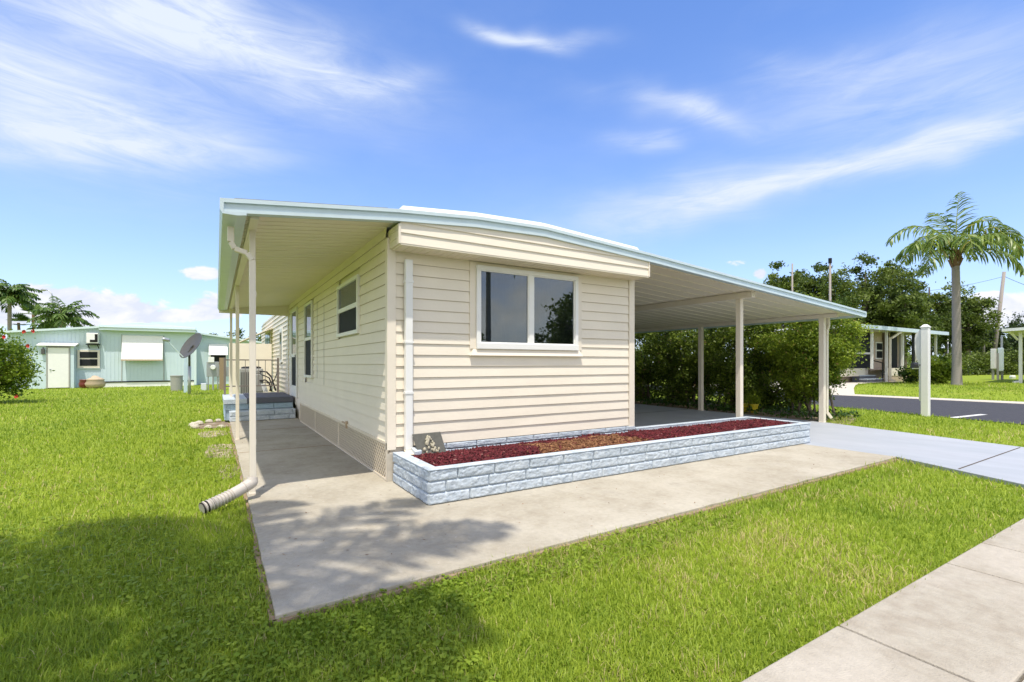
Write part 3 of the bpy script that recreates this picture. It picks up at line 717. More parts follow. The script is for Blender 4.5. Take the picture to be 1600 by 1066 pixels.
for (a, b, c) in ((-1, -1, -1), (1, -1, -1), (1, 1, -1), (-1, 1, -1), (-1, -1, 1), (1, -1, 1), (1, 1, 1), (-1, 1, 1)): V.append(Cn + d * ls * a + r * wd * b * (1 if a < 0 else .6) + q * th * c)
V = np.stack(V, 1).reshape(-1, 3); base = np.arange(n)[:, None] * 8
F = np.concatenate([base + np.array(f) for f in ((3, 2, 1, 0), (4, 5, 6, 7), (0, 1, 5, 4), (1, 2, 6, 5), (2, 3, 7, 6), (3, 0, 4, 7))])
br = np.array([(1.6 + .5 * noise.noise((a, b * 3, 2)) < a < 3.05 + .5 * noise.noise((a, b * 3, 7))) and (b + .62 + .3 * noise.noise((a * 3, b * 3, 3)) < .38) * (abs(b + .56) < .34 + .14 * noise.noise((a * 4, b * 4, 9))) for a, b in zip(u, v)])
br = br & (np.random.rand(n) < .88) | (np.random.rand(n) < .012)
tone = np.repeat(np.random.beta(1.6, 1.9, n) * .93 + (np.random.rand(n) > .985) * .07, 8)
o = npmesh('mulch', V, F, [M['mulchred'], M['mulchbrown']], tone=tone, mi=np.tile(br.astype(int), 6))
tag(o, 'red bark mulch with a brown bald patch filling the planter', 'mulch', kind='stuff')
# slate plaque leaning on the wall
pq = thing('garden_plaque', (.42, -.16, .3), 'square dark slate plaque with an ivory relief leaning by the downspout', 'plaque')
w = MB(); w.hexa([(.265, -.20, .285), (.60, -.17, .285), (.60, -.155, .285), (.265, -.185, .285)], [(.225, -.11, .50), (.565, -.08, .50), (.565, -.065, .50), (.225, -.095, .50)])
w.build('slab', M['slateplaque'], pq, bevel=.003)
w = MB(); random.seed(3)
f = lambda x, t: (.425 + x - .04 * t / .215, -.19 + .028 * x / .3 + .092 * t / .215 - .004, .29 + t)
for i in range(34):
    t_ = random.random() ** 1.3 * .155; hw = .105 * (1 - t_ / .19); x_ = random.uniform(-hw, hw); c_ = f(x_, .015 + t_); r0 = random.uniform(.008, .017)
    w.lathe([(r0 * .3, -r0 * 1.3), (r0 * .9, -r0 * .6), (r0, 0), (r0 * .8, r0 * .8), (r0 * .2, r0 * 1.5)], c_, 7)
w.build('relief', M['relief'], pq)
w = MB(); w.hexa([(.215, -.22, .29), (.30, -.20, .29), (.30, -.10, .29), (.215, -.10, .29)], [(.215, -.22, .33), (.30, -.20, .33), (.30, -.10, .36), (.215, -.10, .36)])
tag(w.build('splash_block', M['block'], bevel=.004), 'small pale blue block tucked under the white downspout', 'block')

# ------------------------------------------------------------------ steps, railing, clutter at the side door
stp = thing('entry_steps', (-.6, 7.6, 0), 'blue block entry steps with charcoal treads at the side door', 'steps')
w = MB(); block_run(w, lambda s, o, z: (s, 6.98 - o, z), -1.33, -.02, [(0, .11), (.112, .222)], .38, 200, .010)
block_run(w, lambda s, o, z: (-1.33 - o, s, z), 6.98, 7.45, [(0, .11), (.112, .222)], .38, 230, .01)
w.box(-1.312, -.02, 7.0, 7.5, 0, .218); w.build('lower_step', M['block'], stp, smooth=False)
w = MB(); block_run(w, lambda s, o, z: (s, 7.32 - o, z), -1.42, -.03, [(.222, .36)], .5, 260, .008)
block_run(w, lambda s, o, z: (-1.42 - o, s, z), 7.32, 9.4, [(.0, .12), (.12, .24), (.24, .36)], .4, 290, .008); w.box(-1.402, -.03, 7.34, 9.4, 0, .358)
w.build('landing', M['blockdark'], stp)
w = MB(); w.box(-.98, -.03, 7.27, 9.4, .361, .49); w.build('tread', M['slate'], stp, bevel=.015)
w = MB(); w.box(-1.45, -.985, 7.27, 9.4, .361, .47); w.build('tread', M['block'], stp, bevel=.01, label='pale end of the landing')
rl = thing('step_railing', (-.6, 9.2, .49), 'brown-grey metal railing with thin pickets behind the landing', 'railing')
for x in (-1.4, -.17):
    w = MB(); w.box(x - .025, x + .025, 9.17, 9.23, .47, 1.42); w.build('rail_post', M['steel'], rl)
for z in (1.36, .68): w = MB(); w.bar((-1.4, 9.2, z), (-.17, 9.2, z), .03); w.build('rail', M['steel'], rl)
for k in range(7):
    x = -1.25 + k * .155; w = MB(); w.bar((x, 9.2, .68), (x, 9.2, 1.36), .014); w.build('picket', M['steel'], rl)
# condenser with side panel
ac = thing('air_conditioner', (-.75, 11, 0), 'grey air conditioner box standing behind the railing', 'air conditioner')
w = MB(); w.box(-1.0, -.42, 10.6, 11.2, .3, 1.12); w.build('casing', M['greyplastic'], ac, bevel=.02)
w = MB()
for k in range(12): w.box(-1.0 + .045 * k + .01, -1.0 + .045 * k + .03, 10.59, 10.6, .4, 1.02)
w.build('grille', M['dishgrey'], ac)
w = MB(); w.lathe([(.26, 0), (.26, .04), (.2, .06)], (-.71, 10.9, 1.12)); w.build('fan_guard', M['black'], ac)
w = MB(); w.box(-1.02, -.4, 10.6, 11.2, .0, .3); w.build('plinth', M['curb'], ac)
hr = thing('hose_reel', (-.45, 9.7, .49), 'black garden hose coiled on a grey reel beside the railing', 'hose reel')
w = MB(); w.box(-.8, -.5, 9.6, 9.9, .49, .98); w.box(-.76, -.54, 9.62, 9.88, .98, 1.1); w.build('housing', M['greyplastic'], hr, bevel=.02)
w = MB(); w.tube([(-.58, 9.6, 1.06), (-.42, 9.55, 1.04), (-.3, 9.52, .9), (-.25, 9.5, .7), (-.2, 9.48, .52)], .022, 8)
w.tube([(-.58, 9.6, .8), (-.45, 9.55, .82), (-.36, 9.52, .74), (-.32, 9.5, .6), (-.3, 9.48, .5)], .022, 8)
w.tube([(-.5, 9.55, .95), (-.36, 9.5, .88), (-.3, 9.45, .7), (-.35, 9.45, .52)], .018, 8)
w.tube([(-.18, 9.24, 1.3), (-.19, 9.25, 1.0), (-.26, 9.3, .8), (-.4, 9.35, .74), (-.55, 9.4, .78)], .012, 8); w.build('hose', M['black'], hr)
w = MB(); w.hexa([(-.5, 9.55, .5), (-.38, 9.5, .5), (-.38, 9.45, .5), (-.5, 9.5, .5)], [(-.56, 9.55, .72), (-.46, 9.5, .72), (-.46, 9.45, .72), (-.56, 9.5, .72)]); w.build('reel_side', M['white'], hr)
w = MB(); w.box(-1.25, -.06, 12.2, 12.26, .15, 1.9); tag(w.build('privacy_panel', M['cream']), 'tall cream privacy panel standing out from the side wall', 'panel')
# stones edging a small bed beside the step
random.seed(11)
for k, (x, y, s) in enumerate([(-1.95, 6.55, .085), (-1.98, 6.85, .10), (-1.9, 7.2, .09), (-1.72, 7.5, .08), (-1.55, 7.62, .07), (-1.72, 6.38, .075), (-1.5, 6.35, .07)]):
    w = MB(); prof = [(s * .75, 0), (s * 1.0, s * .35), (s * .8, s * .75), (s * .35, s * .95)]
    w.lathe(prof, (x, y, -.05), 9); w.v = [(a + .02 * noise.noise((a * 20, b * 20, k)), b + .02 * noise.noise((a * 20, b * 20, k + 5)), c * 1.1) for a, b, c in w.v]
    tag(w.build('edging_stone', M['curb'], origin=(x, y, -.05)), 'rough white stone ' + ['at the outer left corner of the bare bed', 'midway along the left side of the bare bed', 'largest on the left side, nearer the far end of the bed', 'at the far left bend of the bare bed', 'closest to the landing at the far end of the bed', 'at the near left end of the bare bed', 'beside the slab at the near end of the bed'][k], 'stone', 'white stones edging the bed by the steps')
w = MB(); w.face([(-1.93, 6.4, -.044), (-1.36, 6.35, -.044), (-1.36, 7.6, -.044), (-1.6, 7.6, -.044), (-1.88, 7.3, -.044)]); struct(w.build('soil_bed', M['soil']))

# ================================================================== surroundings
CA, SA = math.cos(AY), math.sin(AY)
def at(px, py, D):
    """measured point: photo direction (px, py) at depth D metres"""
    X, Z = (px - 800) / 750 * D, 1.27 - (py - 568) / 750 * D
    return Vector((-1.584 + X * CA + D * SA, -5.105 - X * SA + D * CA, Z))
def camdir(x, y, z): return Vector((x * CA + y * SA, -x * SA + y * CA, z))

# ---- mint house at the back
V0 = 29.4
th_ = thing('mint_house', (-5, V0, -.05), 'mint green house with ribbed siding and white shutters across the lawn', 'house')
def ribbed(u0, u1, z0, zf, y, sp=.17):
    w.hexa([(u0, y, z0), (u1, y, z0), (u1, y + .1, z0), (u0, y + .1, z0)], [(u0, y, zf(u0)), (u1, y, zf(u1)), (u1, y + .1, zf(u1)), (u0, y + .1, zf(u0))])
    x = u0 + .05
    while x < u1 - .03: w.box(x, x + .03, y - .014, y - .001, z0, min(zf(x), zf(x + .03)) - .01); x += sp
zl_ = lambda u: np.interp(u, [-10.8, -7.01], [2.80, 3.22]); zr2 = lambda u: np.interp(u, [-2.66, 3], [3.12, 2.30]); zm_ = lambda u: 3.1
w = MB(); ribbed(-10.7, -7.01, -.05, zl_, V0); ribbed(-7.01, -2.66, .26, zm_, V0 - .03); ribbed(-2.66, 3, -.05, zr2, V0 + 1.2)
w.box(-10.7, -10.6, V0 + .1, V0 + 12, -.05, 2.78); w.box(-2.70, -2.60, V0 + .07, V0 + 13, -.05, 3.05)
w.build('wall', M['teal'], th_)
w = MB(); w.box(-7.0, -2.66, V0 - .028, V0 + .07, -.05, .20); w.build('foundation', M['white'], th_)
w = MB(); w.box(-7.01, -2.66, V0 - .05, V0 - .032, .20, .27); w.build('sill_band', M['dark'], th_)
w = MB()
w.hexa([(-10.9, V0 - .35, 2.80), (-7.0, V0 - .35, 3.22), (-7.0, V0 + 12, 3.22), (-10.9, V0 + 12, 2.80)], [(-10.9, V0 - .35, 2.90), (-7.0, V0 - .35, 3.32), (-7.0, V0 + 12, 3.32), (-10.9, V0 + 12, 2.90)])
w.hexa([(-2.64, V0 + .85, 3.10), (3.2, V0 + .85, 2.28), (3.2, V0 + 12, 2.28), (-2.64, V0 + 12, 3.10)], [(-2.64, V0 + .85, 3.20), (3.2, V0 + .85, 2.38), (3.2, V0 + 12, 2.38), (-2.64, V0 + 12, 3.20)])
w.build('roof', M['tealtrim'], th_)
w = MB(); w.box(-7.05, -2.62, V0 - .42, V0 + .1, 3.10, 3.24); w.box(-7.07, -2.60, V0 - .46, V0 + .1, 3.245, 3.30); w.box(-7.05, -2.62, V0 - .40, V0 + .1, 3.305, 3.40)
w.prism([(-7.0, 3.40), (-5.9, 3.53), (-5.32, 3.58), (-4.6, 3.54), (-2.65, 3.40)], 'y', V0 - .3, V0 + 12); w.build('gable_roof', M['tealtrim'], th_, bevel=.01)
w = MB(); w.box(-9.04, -8.23, V0 - .62, V0 - .58, .0, 2.08); dd = w.build('door', M['white'], th_)
w = MB(); w.bar((-8.94, V0 - .66, .95), (-8.94, V0 - .6, .95), .06); w.build('knob', M['galv'], dd)
w = MB(); w.box(-9.10, -9.045, V0 - .63, V0, -.02, 2.14); w.box(-8.225, -8.17, V0 - .63, V0, -.02, 2.14); w.box(-9.045, -8.225, V0 - .63, V0, 2.085, 2.14); w.build('door_frame', M['greyplastic'], th_)
w = MB(); w.box(-9.42, -9.105, V0 - .60, V0, -.05, 2.17); w.box(-8.165, -8.02, V0 - .60, V0, -.05, 2.17); w.build('entry_wall', M['teal'], th_)
w = MB(); w.hexa([(-9.45, V0 - .75, 2.18), (-7.93, V0 - .75, 2.18), (-7.93, V0, 2.3), (-9.45, V0, 2.3)], [(-9.45, V0 - .75, 2.23), (-7.93, V0 - .75, 2.23), (-7.93, V0, 2.38), (-9.45, V0, 2.38)]); w.build('door_canopy', M['white'], th_)
w = MB(); w.box(-9.27, -9.15, V0 - .74, V0 - .6, 1.75, 2.02); w.bar((-9.21, V0 - .62, 2.08), (-9.21, V0 - .7, 2.02), .04); w.build('wall_lamp', M['dishgrey'], th_)
w = MB(); w.box(-7.98, -7.05, V0 - .08, V0 - .016, 1.02, 2.0); jw = w.build('window', M['cream'], th_)
w = MB(); w.box(-7.88, -7.15, V0 - .095, V0 - .081, 1.14, 1.50); w.box(-7.88, -7.15, V0 - .095, V0 - .081, 1.57, 1.90); w.build('pane', M['screen'], jw)
w = MB(); w.box(-8.12, -7.02, V0 - .05, V0 - .015, .95, 1.015); w.build('window_ledge', M['tealtrim'], th_)
w = MB(); w.box(-7.55, -7.06, V0 - .45, V0 - .05, 2.36, 2.92); wa = w.build('wall_air_conditioner', M['white'], th_, bevel=.02)
w = MB(); w.box(-7.2, -7.08, V0 - .46, V0 - .45, 2.42, 2.86); w.box(-7.4, -7.2, V0 - .463, V0 - .45, 2.42, 2.55); w.build('vent', M['dark'], wa)
w = MB(); w.box(-7.58, -7.04, V0 - .46, V0 - .02, 2.28, 2.32); w.bar((-7.5, V0 - .4, 2.28), (-7.5, V0, 2.1), .03); w.bar((-7.1, V0 - .4, 2.28), (-7.1, V0, 2.1), .03); w.build('bracket', M['dark'], wa)
def shutter(u0, u1, zt, zb, y, out_):
    w = MB(); n = max(5, int((u1 - u0) / .12))
    w.hexa([(u0, y - .06, zt - .03), (u1, y - .06, zt - .03), (u1, y - .03, zt), (u0, y - .03, zt)], [(u0, y - out_, zb), (u1, y - out_, zb), (u1, y - out_ + .03, zb + .02), (u0, y - out_ + .03, zb + .02)])
    for i in range(n):
        a = u0 + (u1 - u0) * (i + .35) / n; b = a + .02
        w.hexa([(a, y - .075, zt - .035), (b, y - .075, zt - .035), (b, y - .06, zt - .03), (a, y - .06, zt - .03)], [(a, y - out_ - .015, zb), (b, y - out_ - .015, zb), (b, y - out_, zb + .005), (a, y - out_, zb + .005)])
    return w
w = shutter(-6.08, -4.22, 2.86, 1.50, V0 - .03, .42); sh = w.build('shutter', M['white'], th_)
w = MB(); w.box(-6.10, -4.20, V0 - .47, V0 - .44, 1.42, 1.50); w.build('shutter_rail', M['tan'], sh)
for a in (-6.12, -4.2): w = MB(); w.box(a, a + .03, V0 - .062, V0 - .045, .25, 2.9); w.build('wall_seam', M['greyplastic'], th_)
w = shutter(-1.98, -.98, 2.50, 1.80, V0 + 1.2, .55); w.build('shutter', M['white'], th_)
w = MB(); w.box(-1.95, -1.0, V0 + 1.12, V0 + 1.18, 1.1, 2.3); jw = w.build('window', M['white'], th_); w = MB(); w.box(-1.88, -1.07, V0 + 1.10, V0 + 1.118, 1.2, 2.2); w.build('pane', M['screen'], jw)
w = MB(); w.box(-2.72, -2.60, V0 - .10, V0 - .032, .0, 3.05); w.build('corner_downspout', M['tealtrim'], th_)

# ---- satellite dish on its pole
B = at(296, 611, 19.9); B.z = -.05
ds = thing('satellite_dish', B, 'large dark satellite dish on a tall pole standing on the lawn', 'satellite dish')
w = MB(); w.tube([B, (B.x, B.y, 1.15)], .052, 12); w.build('pole_base', M['galv'], ds, smooth=True)
w = MB(); w.tube([(B.x, B.y, 1.15), (B.x, B.y, 1.78)], .043, 12); w.build('pole', M['dishgrey'], ds, smooth=True)
nrm = camdir(-.45, -.85, .55).normalized(); ctr = Vector((B.x, B.y, 0)) + camdir(.05, 0, 2.02)
t1 = nrm.cross(Vector((0, 0, 1))).normalized(); t2 = nrm.cross(t1).normalized()
w = MB(); ring = [(0, -.10), (.15, -.094), (.3, -.075), (.45, -.042), (.56, -.004), (.575, .004), (.575, -.014), (.45, -.055), (.25, -.092), (0.02, -.112)]; nn = 32; k = 0
for (r, h) in ring:
    for jx in range(nn): a = 2 * math.pi * jx / nn; w.v.append(tuple(ctr + t1 * math.cos(a) * r + t2 * math.sin(a) * r * 1.06 + nrm * h))
for i in range(len(ring) - 1):
    for jx in range(nn): q = i * nn; jj = (jx + 1) % nn; w.f.append((q + jx, q + jj, q + nn + jj, q + nn + jx)); w.m.append(0)
w.build('reflector', M['dishgrey'], ds, smooth=True)
low = ctr - (camdir(.55, 0, .55).normalized() + nrm * .0) * 0
bot = ctr + (-(Vector((0, 0, 1)) - nrm * nrm.z).normalized()) * .57
feed = at(260, 531, 19.2)
w = MB(); w.bar(bot, feed, .035, .03); w.build('feed_arm', M['tealtrim'], ds)
fd = (ctr - feed).normalized(); w = MB(); w.tube([feed - fd * .14, feed - fd * .1, feed + fd * .06, feed + fd * .12], [.05, .07, .07, .045], 12); w.build('feed_horn', M['galv'], ds)
w = MB(); w.bar((B.x, B.y, 1.72), tuple(ctr - nrm * .12), .12, .14); w.tube([ctr - nrm * .11, ctr - nrm * .03], .07, 12); w.build('mount', M['dishgrey'], ds)
# pale conduit beside the pole, bin, pots
P = at(290, 609, 21.5); w = MB(); w.box(P.x - .07, P.x + .07, P.y - .07, P.y + .07, -.05, 1.25); w.box(P.x - .05, P.x + .05, P.y - .05, P.y + .05, 1.25, 2.1)
tag(w.build('conduit_post', M['bluegrey'], bevel=.01), 'pale blue conduit post just left of the dish pole', 'post')
P = at(276, 606, 23); w = MB(); w.lathe([(.21, 0), (.235, .02), (.25, .70), (.265, .70), (.265, .74), (.2, .745)], (P.x, P.y, -.05), 20)
tag(w.build('barrel', M['greyplastic'], smooth=False, origin=(P.x, P.y, -.05)), 'grey plastic barrel standing on the lawn near the dish', 'barrel')
P = Vector((-6.0 - 1.35 + .0, V0 - .8, -.05)); P = at(133, 604, 25.5); P.z = -.05
w = MB(); w.lathe([(.15, 0), (.24, .08), (.27, .25), (.22, .40), (.24, .42), (.24, .46), (.17, .47)], tuple(P), 18); tag(w.build('flower_pot', M['terracotta'], smooth=True, origin=P), 'round maroon glazed pot by the mint house window', 'pot')
P = at(149, 604, 25.4); P.z = -.05
w = MB(); w.lathe([(.22, 0), (.36, .10), (.42, .26), (.34, .42), (.38, .47), (.30, .52), (.16, .58), (.1, .66), (.02, .68)], tuple(P), 18); w.v = [(a + .06 * noise.noise((a * 4, b * 4, c * 6)), b, c) for a, b, c in w.v]
tag(w.build('garden_ornament', M['tan'], smooth=True, origin=P), 'squat tan stone ornament beside the maroon pot', 'garden ornament')
# electric meter stack with wooden post
P = at(331, 606, 23.5); P.z = -.05
mt = thing('electric_meter', P, 'grey electric meter boxes mounted beside a brown wooden post', 'electric meter')
w = MB(); w.box(P.x - .22, P.x + .30, P.y, P.y + .14, .62, 1.35); w.box(P.x + .33, P.x + .85, P.y + .15, P.y + .3, .62, 1.1); w.build('meter_box', M['galv'], mt, bevel=.01)
w = MB(); w.box(P.x - .15, P.x + .1, P.y - .06, P.y, 1.32, 1.58); w.build('switch_box', M['white'], mt, bevel=.01)
w = MB(); w.tube([(P.x + .05, P.y - .12, 1.08), (P.x + .05, P.y, 1.08)], [.10, .12], 16); w.build('meter_dial', M['white'], mt)
w = MB(); w.tube([(P.x + .05, P.y + .03, -.05), (P.x + .05, P.y + .03, .62)], .04, 8); w.tube([(P.x + .25, P.y + .05, -.05), (P.x + .25, P.y + .05, .62)], .03, 8); w.tube([(P.x - .15, P.y + .05, -.05), (P.x - .15, P.y + .05, .62)], .03, 8); w.build('conduit', M['galv'], mt)
w = MB(); w.box(P.x + .31, P.x + .50, P.y - .1, P.y + .02, -.05, 1.55); w.build('wooden_post', M['wood'], mt)
w = MB(); w.box(P.x - .45, P.x - .22, P.y - .1, P.y + .12, -.05, .3); tag(w.build('utility_box', M['cap'], bevel=.02), 'small white utility box at the foot of the meter', 'utility box')

# ---- vegetation builders
def crown_points(n, c, rad, clumps, cr, rs, shell=.55, low=None, flat=1.):
    """leaf centres: clumps of leaves scattered through an ellipsoid"""
    d = unit(rs.normal(size=(clumps, 3))); rr = rs.uniform(shell, 1., clumps)[:, None]
    K = d * rr * np.array(rad)
    if low is not None:      # narrower towards the bottom
        t = np.clip((K[:, 2] / rad[2] + 1) / 2, 0, 1)[:, None]; K[:, :2] *= (low + (1 - low) * np.sqrt(t))
    idx = rs.integers(0, clumps, n); cs = cr * rs.uniform(.55, 1.35, clumps)
    off = rs.normal(size=(n, 3)) * .5; off[:, 2] *= .75 * flat
    Pn = K[idx] + off * cs[idx][:, None]
    return Pn + np.array(c), idx, K
def tones(idx, clumps, rs, spread=.28, base=.5):
    ct = rs.normal(base, spread, clumps); return np.clip(ct[idx] + rs.normal(0, .16, len(idx)), 0, .84)
def bush(name, label, cat, c, rad, n, clumps, cr, size, m, seed, group=None, low=.6, stems=5, aspect=.5, dead=0., bias=None, base=None, stemmat='bark', tilt=(0, 0)):
    rs = np.random.default_rng(seed); b = Vector(base or (c[0], c[1], gz(c[0])))
    t = thing(name, b, label, cat, group)
    Pn, idx, K = crown_points(n, c, rad, clumps, cr, rs, .45, low)
    Pn[:, 2] = np.maximum(Pn[:, 2], b.z + .02)
    V, F = leaves(Pn, size, aspect, bias=bias, rs=rs); tn = tones(idx, clumps, rs)
    if dead: tn[rs.random(n) < dead] = 1.
    npmesh('foliage', V, F, m, t, np.repeat(tn, 4))
    w = MB()
    for i in range(stems):
        e = K[rs.integers(0, clumps)] * .8 + np.array(c); s0 = (b.x + rs.normal() * .08 * rad[0], b.y + rs.normal() * .25 * rad[1], b.z - .05)
        mid = (s0[0] * .5 + e[0] * .5 + rs.normal() * .05, s0[1] * .6 + e[1] * .4, s0[2] * .45 + e[2] * .55)
        r0 = .022 + .02 * rs.random(); w.tube([s0, mid, tuple(e)], [r0, r0 * .7, r0 * .3], 6)
    w.build('stem', M[stemmat], t); return t
def tree(name, label, base, h, rad, n, clumps, cr, size, m, seed, group=None, trunk=.22, lean=0, low=.6, cbase=.35, aspect=.5, dead=0.):
    rs = np.random.default_rng(seed); b = Vector(base); t = thing(name, b, label, 'tree', group)
    cz = h * (1 + cbase) / 2; rz = h * (1 - cbase) / 2; c = (b.x + lean, b.y, b.z + cz)
    Pn, idx, K = crown_points(n, c, (rad, rad, rz), clumps, cr, rs, .25, low)
    V, F = leaves(Pn, size, aspect, rs=rs); tn = tones(idx, clumps, rs, .25, .45)
    npmesh('crown', V, F, m, t, np.repeat(tn, 4))
    w = MB(); w.tube([b - Vector((0, 0, .1)), b + Vector((lean * .3, 0, h * .25)), b + Vector((lean * .7, 0, h * .5)), b + Vector((lean, 0, h * .8))], [trunk * 1.3, trunk, trunk * .75, trunk * .25], 8)
    for i in range(9):
        e = Vector(K[rs.integers(0, clumps)] * .85) + Vector(c); z0 = rs.uniform(.28, .6) * h; s0 = b + Vector((lean * z0 / h, 0, z0)); md = s0.lerp(e, .5) + Vector((0, 0, .05 * h))
        w.tube([s0, md, e], [trunk * .45, trunk * .28, trunk * .08], 6)
    w.build('trunk', M['bark'], t); return t
def frond(base, az_, e0, ln, droop, rs, ll=.7, wd=.035, npair=34, hang=.55, stiff=.5, V=None, F=None, T=None, stalk=None, twist=0., power=1.35, r0=.03):
    """a feather frond: curved stalk with two rows of folded leaflets"""
    n = 14; p = Vector(base); pts = [p.copy()]; dirs = []
    h = Vector((math.cos(az_), math.sin(az_), 0)); side = Vector((-h.y, h.x, 0))
    for i in range(n):
        t = (i + .5) / n; e = e0 - droop * t ** power
        d = h * math.cos(e) + Vector((0, 0, math.sin(e))); dirs.append(d); p = p + d * (ln / n); pts.append(p.copy())
    stalk.tube(pts, [r0 * (1 - .85 * i / n) for i in range(n + 1)], 5)
    for k in range(npair):
        t = .10 + .90 * (k + rs.uniform(-.3, .3)) / npair; t = min(max(t, .02), .999); i = min(int(t * n), n - 1); q = pts[i].lerp(pts[i + 1], t * n - i); d = dirs[i]
        prof = ll * (math.sin(math.pi * min(.97, t * .85 + .14)) ** .6); up = side.cross(d)
        for sg in (-1, 1):
            l = prof * rs.uniform(.75, 1.1); sd = side * sg * math.cos(twist) + up * sg * math.sin(twist)
            a = (sd * 1.0 + d * (stiff + .7 * t) + up * .12 + Vector(rs.normal(size=3)) * .17).normalized()
            m1 = q + a * l * .45 + Vector((0, 0, -hang * .12 * l)); a2 = (a + Vector((0, 0, -hang * rs.uniform(.9, 2.0)))).normalized(); m2 = m1 + a2 * l * .33
            a3 = (a2 + Vector((0, 0, -hang * 1.3))).normalized(); tip = m2 + a3 * l * .26
            wv = a.cross(Vector((0, 0, 1)) + Vector(rs.normal(size=3)) * .5).normalized() * wd / 2
            kk = len(V); V += [q - wv * .5, q + wv * .5, m1 + wv, m1 - wv, m2 + wv * .8, m2 - wv * .8, tip + wv * .08, tip - wv * .08]
            F += [(kk, kk + 1, kk + 2, kk + 3), (kk + 3, kk + 2, kk + 4, kk + 5), (kk + 5, kk + 4, kk + 6, kk + 7)]
            T += [min(.85, max(0, rs.normal(.42, .2)))] * 8
def palm(name, label, base, h, fronds, seed, cat='palm tree', trunk=(.25, .2), lean=(0, 0), ll=.7, wd=.04, npair=34, hang=.55, group=None, m='frond', flare=1.25, rings=True, deadp=.03, boot=True, power=1.35):
    rs = np.random.default_rng(seed); b = Vector(base); t = thing(name, b, label, cat, group)
    w = MB(); n = 46; pts = []; rr = []
    for i in range(n + 1):
        s = i / n; pts.append((b.x + lean[0] * s * s, b.y + lean[1] * s * s, b.z - .05 + h * s)); rr.append((trunk[0] + (trunk[1] - trunk[0]) * s) * (1 + (flare - 1) * math.exp(-s * 14)) * (1 + (.03 if rings and i % 2 else 0)))
    w.tube(pts, rr, 14); w.build('trunk', M['palmbark'], t, smooth=True)
    top = Vector(pts[-1])
    if boot:
        w = MB()
        for i in range(16):
            a = i * 2.4; z = -.25 + .035 * i; r = trunk[1] * (1.15 - .012 * i)
            w.bar((top.x + math.cos(a) * r * .7, top.y + math.sin(a) * r * .7, top.z + z - .12), (top.x + math.cos(a) * r * 1.55, top.y + math.sin(a) * r * 1.55, top.z + z + .22), .13, .06)
        w.tube([(top.x, top.y, top.z - .3), (top.x, top.y, top.z + .45)], [trunk[1] * 1.1, trunk[1] * .7], 10); w.build('boot', M['palmboot'], t)
    V, F, T = [], [], []; stalk = MB()
    for f in fronds:
        az_, e0, ln, dr = f[:4]; tw = f[4] if len(f) > 4 else 0
        frond(top + Vector((math.cos(az_) * trunk[1] * .5, math.sin(az_) * trunk[1] * .5, .25)), az_, e0, ln, dr, rs, ll, wd, npair, f[5] if len(f) > 5 else hang, V=V, F=F, T=T, stalk=stalk, twist=tw, power=power)
    T = np.array(T); nl = len(T) // 8; T = T.reshape(nl, 8); T[rs.random(nl) < deadp] = 1.; T = T.ravel()
    npmesh('crown', np.array([tuple(v) for v in V]), np.array(F), M[m], t, T)
    stalk.build('frond_stalk', M['rachis'], t); return t
def camaz(deg):            # azimuth given as seen from the camera: 0 = right, 90 = away, 180 = left
    d = camdir(math.cos(R(deg)), math.sin(R(deg)), 0); return math.atan2(d.y, d.x)

# ---- the big palm across the street
pb = at(1495, 604, 21.25); pb.z = .26
ph = at(1490, 404, 21.25).z - pb.z
fr = [(camaz(40), R(89), 3.3, R(42), .3, .3), (camaz(80), R(84), 2.9, R(60), .1, .3), (camaz(8), R(87), 3.7, R(150), .5, .6), (camaz(350), R(70), 3.1, R(130), .4, .6), (camaz(165), R(80), 3.5, R(150), .5, .5),
      (camaz(190), R(62), 2.9, R(140), .3), (camaz(208), R(55), 3.3, R(150), 0), (camaz(178), R(42), 2.6, R(115), .4), (camaz(240), R(50), 3.2, R(150), 0), (camaz(285), R(52), 3.0, R(150), 0),
      (camaz(345), R(55), 3.5, R(130), .1), (camaz(5), R(50), 3.6, R(118), .3), (camaz(330), R(36), 3.5, R(125), 0), (camaz(120), R(66), 2.8, R(140), 0),
      (camaz(310), R(15), 2.6, R(100), .3), (camaz(200), R(20), 2.7, R(105), .3)]
palm('palm_tree', 'tall single palm with a smooth grey trunk on the lawn across the street', pb, ph, fr, 5, trunk=(.165, .135), lean=(-.05, .03), ll=.80, wd=.065, npair=42, hang=.8, flare=1.3, power=1.2)

# ---- palms behind the photographer: their fronds shade the slab and the left lawn
rs = np.random.default_rng(21)
def ring(n, e0, e1, ln, dr, off=0, r=rs): return [(off + 2 * math.pi * i / n + r.uniform(-.2, .2), R(r.uniform(e0, e1)), ln * r.uniform(.9, 1.1), R(dr + r.uniform(-12, 12))) for i in range(n)]
palm('street_palm', 'tall palm beside the photographer shading the slab corner', (-3.42, -4.5, 0), 7.2, ring(15, 5, 50, 2.7, 92), 8, trunk=(.2, .15), ll=.75, wd=.065, npair=52, hang=.4)

